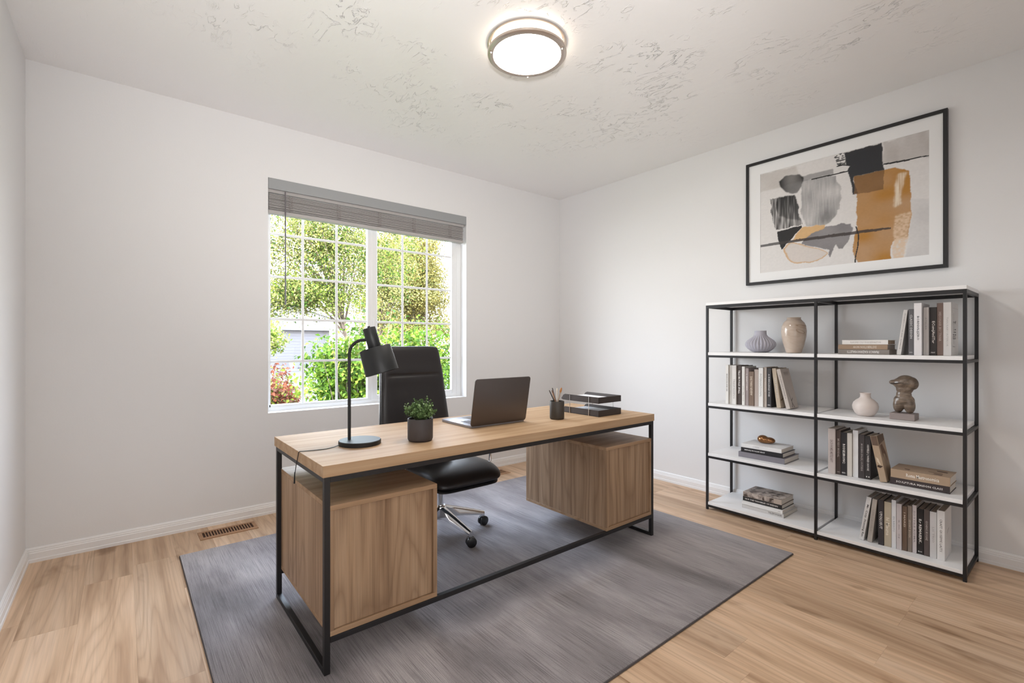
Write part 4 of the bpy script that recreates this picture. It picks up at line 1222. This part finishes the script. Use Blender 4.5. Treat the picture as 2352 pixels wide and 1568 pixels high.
tag(B().lathe(prof_t, 56).build('vase', M['vase_tan'], smooth=True, loc=(-0.205, -2.403, ZS[1] + 0.0003)), 'tall glossy tan marbled vase on the top shelf', 'vase')
prof_c = [(0.030, 0.0), (0.038, 0.002), (0.052, 0.018), (0.062, 0.040), (0.0645, 0.058), (0.059, 0.078), (0.046, 0.093), (0.031, 0.103), (0.0255, 0.112), (0.0255, 0.128), (0.0285, 0.135), (0.0265, 0.1355), (0.023, 0.128), (0.022, 0.110), (0.001, 0.100)]
tag(B().lathe(prof_c, 48).build('vase', M['vase_cream'], smooth=True, loc=(-0.262, -2.812, ZS[2] + 0.0003)), 'small cream round vase on the second shelf beside the torso', 'vase')
ts = empty('torso_sculpture', (-0.250, -2.990, ZS[2] + 0.0003))
tag(ts, 'brown abstract torso sculpture on a small grey block', 'sculpture')
B().box(-0.050, 0.050, -0.056, 0.056, 0.0, 0.036, 0.003, 2).build('plinth', M['torso_base'], ts)
RX = lambda a: Matrix.Rotation(R(a), 3, 'X')
ells = [((0, 0.022, 0.082), (0.029, 0.025, 0.048), RX(3)), ((0, -0.022, 0.081), (0.029, 0.025, 0.047), RX(-3)),
        ((0, 0.000, 0.108), (0.031, 0.045, 0.036), None), ((0, 0.001, 0.140), (0.027, 0.033, 0.036), None)]
body = blob('torso', ells, M['torso'], ts, 0.0026, 14)
ells = [((0, -0.002, 0.172), (0.030, 0.037, 0.036), None), ((0, 0.000, 0.203), (0.036, 0.049, 0.036), None), ((0, -0.006, 0.221), (0.030, 0.038, 0.028), None),
        ((-0.006, 0.044, 0.206), (0.020, 0.019, 0.014), None), ((0, -0.034, 0.204), (0.029, 0.026, 0.036), RX(-8))]
chest = blob('chest', ells, M['torso'], ts, 0.0026, 14)
for o_ in (body, chest):
    o_.data.transform(Matrix.Diagonal((1.03, 1.08, 1, 1)))
b = B(); b.tube([(-0.0240, 0.055, 0.2000), (-0.0335, 0.036, 0.2015), (-0.0372, 0.008, 0.2050)], [0.0015, 0.003, 0.001], 8); b.build('crease_shade', bmat((38, 28, 24)), ts)  # dark strip laid on the chest to paint the shade in its crease

# ------------------------------------------------------------------ framed art
PY0, PY1, PZ0, PZ1 = -3.140, -2.007, 1.628, 2.533
fa = empty('framed_art', (0, (PY0 + PY1) / 2, (PZ0 + PZ1) / 2))
tag(fa, 'large framed abstract painting in black, grey and ochre above the bookcase', 'picture')
fm = Matrix.Translation((0, -(PY0 + PY1) / 2, -(PZ0 + PZ1) / 2))
fw, fd = 0.020, 0.030
for n_, bb in (('frame_side', (PY0, PY0 + fw, PZ0, PZ1)), ('frame_side', (PY1 - fw, PY1, PZ0, PZ1)), ('frame_side', (PY0 + fw, PY1 - fw, PZ0, PZ0 + fw)), ('frame_side', (PY0 + fw, PY1 - fw, PZ1 - fw, PZ1))):
    b = B(); b.box(-fd, -0.001, bb[0], bb[1], bb[2], bb[3], 0.0008); b.xform(fm); b.build(n_, M['black_metal'], fa)
AY0, AY1, AZ0, AZ1 = -3.058, -2.107, 1.712, 2.438
b = B(); b.box(-0.020, -0.004, PY0 + fw, PY1 - fw, PZ0 + fw, AZ0); b.box(-0.020, -0.004, PY0 + fw, PY1 - fw, AZ1, PZ1 - fw)
b.box(-0.020, -0.004, PY0 + fw, AY0, AZ0, AZ1); b.box(-0.020, -0.004, AY1, PY1 - fw, AZ0, AZ1)
b.xform(fm); b.build('mount', M['mat_white'], fa)

POLY = {'black': [(0.558, 0.997), (0.763, 0.994), (0.773, 0.804), (0.776, 0.76), (0.615, 0.764), (0.608, 0.722), (0.633, 0.604), (0.605, 0.601), (0.594, 0.727), (0.579, 0.832), (0.59, 0.862), (0.565, 0.894)], 'orange': [(0.615, 0.764), (0.835, 0.76), (0.904, 0.708), (0.913, 0.566), (0.913, 0.361), (0.901, 0.169), (0.822, 0.144), (0.809, -0.01), (0.63, -0.01), (0.608, 0.113), (0.608, 0.235), (0.626, 0.33), (0.626, 0.595), (0.608, 0.667)], 'overlap': [(0.615, 0.764), (0.776, 0.76), (0.77, 0.598), (0.612, 0.599)], 'wash': [(0.289, 0.844), (0.502, 0.815), (0.539, 0.667), (0.532, 0.512), (0.479, 0.412), (0.441, 0.376), (0.322, 0.394), (0.289, 0.534)], 'splotch': [(0.139, 0.877), (0.179, 0.918), (0.272, 0.915), (0.301, 0.875), (0.289, 0.784), (0.256, 0.729), (0.187, 0.751), (0.148, 0.819)], 'brush': [(0.07, 0.719), (0.239, 0.722), (0.256, 0.663), (0.296, 0.425), (0.187, 0.409), (0.108, 0.41), (0.086, 0.54)], 'core': [(0.117, 0.724), (0.239, 0.72), (0.256, 0.663), (0.289, 0.462), (0.187, 0.513), (0.139, 0.538), (0.113, 0.644)], 'quad': [(0.119, 0.389), (0.289, 0.414), (0.293, 0.395), (0.153, 0.205), (0.13, 0.306)], 'peach': [(0.289, 0.391), (0.445, 0.381), (0.433, 0.344), (0.354, 0.322), (0.289, 0.259), (0.226, 0.279)], 'grey': [(0.314, 0.307), (0.449, 0.363), (0.597, 0.359), (0.601, 0.303), (0.576, 0.197), (0.547, 0.142), (0.524, 0.141), (0.502, 0.179), (0.475, 0.076), (0.46, 0.142), (0.386, 0.192), (0.293, 0.235)], 'blob': [(0.161, 0.213), (0.213, 0.264), (0.289, 0.236), (0.394, 0.178), (0.464, 0.118), (0.425, 0.068), (0.338, 0.048), (0.239, 0.056), (0.187, 0.111)], 'blobin': [(0.174, 0.211), (0.218, 0.251), (0.289, 0.226), (0.394, 0.169), (0.456, 0.118), (0.422, 0.078), (0.338, 0.058), (0.243, 0.069), (0.2, 0.118)], 'bar1': [(0.0, 0.286), (0.135, 0.288), (0.135, 0.262), (0.0, 0.261)], 'bar2': [(0.135, 0.288), (0.626, 0.28), (0.814, 0.266), (0.814, 0.251), (0.626, 0.253), (0.135, 0.262)], 'line1': [(0.354, 0.832), (0.579, 0.829), (0.579, 0.817), (0.354, 0.822)], 'line2': [(0.773, 0.816), (0.891, 0.805), (1.0, 0.801), (1.0, 0.794), (0.891, 0.791), (0.773, 0.804)], 'line3': [(0.502, 0.887), (0.532, 0.904), (0.59, 0.876), (0.59, 0.865), (0.547, 0.885)], 'curve': [(0.617, 0.321), (0.625, 0.319), (0.64, 0.239), (0.637, 0.14), (0.626, 0.065), (0.621, -0.01), (0.613, 0.001), (0.62, 0.066), (0.63, 0.142), (0.633, 0.24)], 'band': [(0.281, 0.88), (0.491, 0.879), (0.491, 0.831), (0.289, 0.832)], 'scrib': [(0.491, 0.99), (0.558, 0.995), (0.565, 0.899), (0.517, 0.901)], 'fade': [(0.835, 0.351), (0.91, 0.372), (0.899, 0.169), (0.882, -0.01), (0.822, -0.01), (0.828, 0.143)], 'streak': [(0.841, 0.705), (0.891, 0.702), (0.866, 0.582), (0.86, 0.448), (0.828, 0.426), (0.828, 0.573)], 'tr': [(0.77, 0.997), (1.01, 1.01), (1.01, 0.789), (0.773, 0.804)], 'rw': [(0.916, 0.463), (1.01, 0.457), (1.01, -0.01), (0.891, -0.01), (0.91, 0.259)], 'lw': [(-0.01, 1.0), (0.256, 0.987), (0.289, 0.832), (-0.01, 0.817)]}
NU, NV = 380, 300
uu, vv_ = np.meshgrid(np.linspace(0, 1, NU + 1), np.linspace(0, 1, NV + 1))
ga = np.random.default_rng(11)
def vnoise(cx_, cy_, seed):
    g_ = np.random.default_rng(seed).random((cy_ + 2, cx_ + 2))
    x = uu * cx_; y = vv_ * cy_
    xi = np.minimum(x.astype(int), cx_ - 1); yi = np.minimum(y.astype(int), cy_ - 1)
    fx = x - xi; fy = y - yi
    fx = fx * fx * (3 - 2 * fx); fy = fy * fy * (3 - 2 * fy)
    return (g_[yi, xi] * (1 - fx) + g_[yi, xi + 1] * fx) * (1 - fy) + (g_[yi + 1, xi] * (1 - fx) + g_[yi + 1, xi + 1] * fx) * fy
jx = (vnoise(26, 20, 1) - 0.5) * 0.009 + (vnoise(140, 110, 2) - 0.5) * 0.0025
jy = (vnoise(26, 20, 3) - 0.5) * 0.011 + (vnoise(140, 110, 4) - 0.5) * 0.003
def mask(name, wob=1.0):
    P = POLY[name]
    x = uu + jx * wob; y = vv_ + jy * wob
    ins = np.zeros(x.shape, bool)
    for i in range(len(P)):
        (x0, y0), (x1, y1) = P[i], P[(i + 1) % len(P)]
        c = ((y0 > y) != (y1 > y))
        xs = (x1 - x0) * (y - y0) / ((y1 - y0) if y1 != y0 else 1e-9) + x0
        ins ^= c & (x < xs)
    return ins.astype(float)
def blur(m, k):
    for _ in range(k):
        p = np.pad(m, 1, mode='edge')
        m = (p[:-2, 1:-1] + p[2:, 1:-1] + p[1:-1, :-2] + p[1:-1, 2:] + 2 * p[1:-1, 1:-1]) / 6
    return m
LC = lambda c: np.array(srgb(*c)[:3])
img = np.ones((NV + 1, NU + 1, 3)) * LC((216, 213, 211))
def lay(m, col, a=1.0):
    global img
    k = (m * a)[..., None]
    img = img * (1 - k) + LC(col) * k
n1 = vnoise(9, 9, 20); n2 = vnoise(30, 8, 21); n3 = vnoise(160, 12, 22); n4 = vnoise(24, 150, 23); n5 = vnoise(90, 90, 24)
lay(blur(mask('tr', 2), 3), (178, 172, 168), 0.45 + 0.5 * n2)
lay(blur(mask('rw', 2), 4), (190, 188, 188), 0.3 + 0.6 * n1)
lay(blur(mask('lw', 2), 8), (186, 180, 174), 0.3 + 0.6 * n1)
lay(blur(mask('band', 1), 2), (128, 126, 126), 0.75)
lay(blur(mask('wash', 2), 2), (128, 127, 127), np.clip(0.30 + 0.75 * n1 + 0.25 * (n3 - 0.5), 0, 1))
lay(mask('brush', 2), (58, 56, 56), np.clip(0.30 + 0.8 * n3, 0, 1))
lay(blur(mask('core', 2), 6), (18, 17, 18), np.clip(0.60 + 1.4 * (vv_ - 0.45), 0, 1) * np.clip(0.75 + 0.5 * n3, 0, 1))
lay(blur(mask('splotch', 2), 3), (30, 29, 30), np.clip(0.80 + 0.7 * (n1 - 0.4), 0, 1))
lay(mask('blob', 1.5), (196, 150, 88), 0.75); lay(blur(mask('blobin', 1.5), 2), (206, 198, 192), 1)
lay(blur(mask('grey', 2.0), 1), (116, 112, 115), 0.8 + 0.2 * n1)
lay(blur(mask('peach', 2.0), 1), (206, 166, 112), 0.95)
lay(mask('quad', 1), (20, 18, 19), 1)
lay(blur(mask('orange', 1.6), 1), (170, 118, 40), np.clip(0.92 + 0.2 * (n1 - 0.5), 0, 1))
lay(blur(mask('fade', 2), 5), (214, 188, 160), np.clip(0.25 + 0.95 * n5 * (1.2 - vv_), 0, 0.9))
lay(blur(mask('streak', 2), 8), (226, 212, 190), np.clip(0.2 + 0.9 * n3, 0, 0.95))
lay(mask('scrib', 2), (40, 40, 42), (n4 * n5 > 0.30) * 0.9)
lay(blur(mask('black', 1.2), 1), (34, 35, 40), 1)
lay(mask('overlap', 1), (112, 78, 40), np.clip(0.75 + 0.3 * (n1 - 0.5), 0, 1))
lay(mask('bar1', 0.5), (70, 68, 68), 0.9); lay(mask('bar2', 0.5), (52, 42, 40), 0.92)
for k_ in ('line1', 'line2', 'line3', 'curve'): lay(mask(k_, 0.4), (22, 20, 20), 1)
img = np.clip(img * (0.97 + 0.06 * n5)[..., None], 0, 1)
yc = AY1 + (AY0 - AY1) * uu - (PY0 + PY1) / 2
zc_ = AZ0 + (AZ1 - AZ0) * vv_ - (PZ0 + PZ1) / 2
V = np.stack([np.full(uu.shape, -0.0175), yc, zc_], -1).reshape(-1, 3)
ii = (np.arange(NV)[:, None] * (NU + 1) + np.arange(NU)[None, :]).ravel()
F = np.stack([ii, ii + 1, ii + NU + 2, ii + NU + 1], 1)
t = NT('painted_paper')
vc = t.n.new('ShaderNodeVertexColor'); vc.layer_name = 'paint'
t.link(vc.outputs[0], t.b.inputs['Base Color'])
t.b.inputs['Roughness'].default_value = 0.6
art = fromraw('artwork', V, F, t.m, fa)
at_ = art.data.color_attributes.new('paint', 'FLOAT_COLOR', 'POINT')
at_.data.foreach_set('color', np.concatenate([img.reshape(-1, 3), np.ones((img.shape[0] * img.shape[1], 1))], 1).astype(np.float32).ravel())

# ------------------------------------------------------------------ outdoors
GZ = -0.40
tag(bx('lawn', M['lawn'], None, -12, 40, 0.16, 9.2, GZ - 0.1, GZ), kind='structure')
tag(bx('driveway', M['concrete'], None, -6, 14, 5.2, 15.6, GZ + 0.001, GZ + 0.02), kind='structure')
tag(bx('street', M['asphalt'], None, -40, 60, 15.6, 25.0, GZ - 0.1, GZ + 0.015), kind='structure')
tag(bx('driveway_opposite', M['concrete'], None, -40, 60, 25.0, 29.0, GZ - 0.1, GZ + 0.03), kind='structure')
# neighbour's house and garage
hs = empty('house', (3.0, 33.0, GZ))
tag(hs, 'pale grey neighbour house with a garage across the street', 'house')
hm_ = Matrix.Translation((-3.0, -33.0, -GZ))
def hpart(b, name, mat): b.xform(hm_); return b.build(name, mat, hs)
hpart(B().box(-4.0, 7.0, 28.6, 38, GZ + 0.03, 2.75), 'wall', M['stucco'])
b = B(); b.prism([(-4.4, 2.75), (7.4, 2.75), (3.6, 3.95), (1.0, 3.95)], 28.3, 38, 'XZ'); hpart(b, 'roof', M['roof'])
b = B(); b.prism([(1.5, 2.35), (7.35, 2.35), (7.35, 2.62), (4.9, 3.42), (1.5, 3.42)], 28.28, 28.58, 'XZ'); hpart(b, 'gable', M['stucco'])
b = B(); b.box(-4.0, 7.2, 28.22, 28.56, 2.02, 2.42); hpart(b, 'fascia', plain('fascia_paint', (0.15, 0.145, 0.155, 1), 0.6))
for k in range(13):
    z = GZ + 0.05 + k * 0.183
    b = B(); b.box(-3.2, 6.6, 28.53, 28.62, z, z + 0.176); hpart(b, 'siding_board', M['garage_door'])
b = B(); b.lathe([(0.20, 0.0), (0.30, 0.42), (0.33, 0.45), (0.30, 0.46), (0.28, 0.40), (0.001, 0.38)], 20)
fp = b.build('planter', plain('planter_grey', srgb(120, 120, 128), 0.8), None, loc=(4.55, 27.7, GZ + 0.03)); tag(fp, 'round grey planter in front of the neighbour garage', 'planter')

def crown(name, parent, clusters, per, spread, size, mats, probs, seed, normal_c=None, elong=1.5):
    g_ = np.random.default_rng(seed)
    C = []; N = []
    cc = np.asarray(clusters)
    for p in cc:
        q = p + g_.normal(size=(per, 3)) * np.asarray(spread)
        C.append(q)
        N.append((q - p) / (np.linalg.norm(q - p, axis=1)[:, None] + 1e-6))
    C = np.concatenate(C); N = np.concatenate(N)
    V, F = leaf_cloud(C, N * 0.8, size, g_, elong=elong)
    # neighbouring leaves of one cluster share their colour most of the time
    base = g_.choice(len(mats), size=len(cc), p=probs)
    mi = np.repeat(base, per)
    flip_ = g_.random(len(mi)) < 0.45
    mi[flip_] = g_.choice(len(mats), size=flip_.sum(), p=probs)
    o = fromraw(name, V, F, mats, parent, mi=np.repeat(mi, 2))
    tag(o, kind='stuff')
    return o
def tree(name, label, cat, base, trunk, clusters, per, spread, size, mats, probs, seed, nb=16, group=None, tr_=0.12, elong=1.5):
    r = empty(name, base)
    tag(r, label, cat, group)
    b = B()
    top = Vector(trunk)
    b.tube([Vector((0, 0, 0)), top * 0.5 + Vector((0.05, 0, 0)), top], [tr_, tr_ * 0.8, tr_ * 0.55], 8)
    b.build('trunk', M['bark'], r, smooth=True)
    b = B()
    rr = random.Random(seed)
    cl_ = [Vector(c) for c in clusters]
    for c in rr.sample(cl_, min(nb, len(cl_))):
        m_ = top.lerp(c, 0.5) + Vector((rr.uniform(-0.1, 0.1), 0, rr.uniform(0, 0.2)))
        b.tube([top * rr.uniform(0.6, 1.0), m_, c], [tr_ * 0.35, tr_ * 0.2, tr_ * 0.08], 5, cap=False)
    b.build('branches', M['bark'], r)
    crown('foliage', r, clusters, per, spread, size, mats, probs, seed, elong=elong)
    return r
def ellipsoid_pts(n, c, r, seed, shell=0.5):
    g_ = np.random.default_rng(seed)
    d = g_.normal(size=(n, 3)); d /= np.linalg.norm(d, axis=1)[:, None]
    rad_ = g_.uniform(shell, 1.0, n)[:, None]
    return np.asarray(c) + d * rad_ * np.asarray(r)

# lilac-like bush close to the window
pts_ = ellipsoid_pts(120, (0.15, 0, 1.02), (1.05, 0.75, 0.80), 31, 0.35)
lows = np.concatenate([ellipsoid_pts(46, (-0.25, -0.1, 0.50), (1.20, 0.7, 0.50), 32, 0.3), ellipsoid_pts(42, (-0.72, -0.05, 1.15), (0.50, 0.45, 0.62), 33, 0.15)])
shoots = np.array([(-0.62 + 0.26 * k, -0.1 + 0.15 * (k % 3), 1.78 + 0.16 * ((k * 7) % 4)) for k in range(8)])
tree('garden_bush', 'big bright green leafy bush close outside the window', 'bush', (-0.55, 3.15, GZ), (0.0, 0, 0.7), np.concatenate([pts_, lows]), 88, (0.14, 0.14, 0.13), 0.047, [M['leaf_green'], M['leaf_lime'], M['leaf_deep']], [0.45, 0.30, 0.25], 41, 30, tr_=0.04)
sb = empty('lilac_shrub', (-1.05, 2.75, GZ)); tag(sb, 'tall thin shoots with single leaves rising left of the bright bush', 'shrub')
g = np.random.default_rng(77)
b = B(); C_ = []; N_ = []
for k, (dx, dz, lx_) in enumerate(((-0.30, 2.00, 0.10), (-0.12, 2.18, 0.06), (0.10, 2.25, 0.05), (0.30, 2.10, 0.10), (-0.48, 1.35, -0.08), (0.48, 2.02, 0.14), (-0.42, 1.75, -0.05))):
    st = [Vector((dx * 0.4, 0, 0.0)), Vector((dx * 0.8, 0.05, dz * 0.5)), Vector((dx + lx_, 0.0, dz))]
    b.tube(st, [0.012, 0.008, 0.003], 5, cap=False)
    for j in range(26):
        t_ = 0.42 + 0.58 * j / 26
        p = st[0].lerp(st[1], t_ * 2) if t_ < 0.5 else st[1].lerp(st[2], t_ * 2 - 1)
        s_ = 1 if j % 2 else -1
        C_.append((p.x + 0.045 * s_, p.y + g.uniform(-0.04, 0.04), p.z + 0.01)); N_.append((0.2 * s_, -0.4, 0.8))
b.build('branches', M['bark'], sb)
V, F = leaf_cloud(np.array(C_), np.array(N_), 0.062, g, elong=1.4)
tag(fromraw('foliage', V, F, [M['leaf_green'], M['leaf_deep']], sb, mi=np.repeat(g.integers(0, 2, len(F) // 2), 2)), kind='stuff')
# small red-leaved maple below the left panes
pts_ = ellipsoid_pts(95, (-0.02, 0, 0.94), (0.27, 0.24, 0.40), 51, 0.2)
pts_[:, 0] += (0.95 - pts_[:, 2]) * 0.10
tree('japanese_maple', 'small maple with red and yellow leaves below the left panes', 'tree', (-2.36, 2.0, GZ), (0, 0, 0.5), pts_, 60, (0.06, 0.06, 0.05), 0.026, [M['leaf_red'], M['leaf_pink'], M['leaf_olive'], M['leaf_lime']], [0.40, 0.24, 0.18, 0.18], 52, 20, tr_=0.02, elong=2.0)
# yellow-green shrub at the far left
pts_ = ellipsoid_pts(60, (0, 0, 1.75), (0.50, 0.5, 0.42), 61, 0.2)
tree('yellow_shrub', 'yellow green clump of leaves at the left edge of the window view', 'shrub', (-1.25, 8.6, GZ), (0, 0, 1.3), pts_, 110, (0.13, 0.13, 0.11), 0.050, [M['leaf_lime'], M['leaf_pale'], M['leaf_green']], [0.45, 0.4, 0.15], 62, 12, tr_=0.05, elong=1.8)
# large airy tree filling the upper left panes
GT = 'trees beyond the window'
pts_ = ellipsoid_pts(230, (-0.9, 0, 4.6), (3.1, 1.9, 2.3), 71, 0.1)
pts_ = np.concatenate([pts_, ellipsoid_pts(75, (-1.6, -0.6, 2.95), (2.2, 0.9, 0.55), 72, 0.1), ellipsoid_pts(25, (-3.0, -0.6, 2.55), (0.9, 0.6, 0.30), 73, 0.1)])
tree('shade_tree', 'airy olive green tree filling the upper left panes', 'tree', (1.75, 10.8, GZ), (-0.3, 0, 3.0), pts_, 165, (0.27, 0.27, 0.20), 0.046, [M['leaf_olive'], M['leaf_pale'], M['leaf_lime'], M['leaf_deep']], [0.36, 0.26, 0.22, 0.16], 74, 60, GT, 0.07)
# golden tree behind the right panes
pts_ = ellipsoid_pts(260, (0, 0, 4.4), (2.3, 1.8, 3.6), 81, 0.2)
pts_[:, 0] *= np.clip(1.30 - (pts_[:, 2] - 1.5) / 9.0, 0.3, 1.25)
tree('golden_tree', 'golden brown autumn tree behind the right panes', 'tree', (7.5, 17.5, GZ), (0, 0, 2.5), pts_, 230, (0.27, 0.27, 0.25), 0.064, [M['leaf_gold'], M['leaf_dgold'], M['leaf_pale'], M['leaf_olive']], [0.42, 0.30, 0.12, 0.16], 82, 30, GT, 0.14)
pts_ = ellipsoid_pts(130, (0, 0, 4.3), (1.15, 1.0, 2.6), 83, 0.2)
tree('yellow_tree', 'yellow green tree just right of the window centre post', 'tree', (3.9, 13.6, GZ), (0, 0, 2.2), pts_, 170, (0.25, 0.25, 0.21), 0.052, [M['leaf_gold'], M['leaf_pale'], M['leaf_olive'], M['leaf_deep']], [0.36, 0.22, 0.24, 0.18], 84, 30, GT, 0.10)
# hedge line behind everything, right of the house
pts_ = np.stack([np.linspace(-3.5, 5.0, 90), np.sin(np.arange(90)) * 0.5, 0.4 + np.abs(np.sin(np.arange(90) * 2.3)) * 2.6], 1)
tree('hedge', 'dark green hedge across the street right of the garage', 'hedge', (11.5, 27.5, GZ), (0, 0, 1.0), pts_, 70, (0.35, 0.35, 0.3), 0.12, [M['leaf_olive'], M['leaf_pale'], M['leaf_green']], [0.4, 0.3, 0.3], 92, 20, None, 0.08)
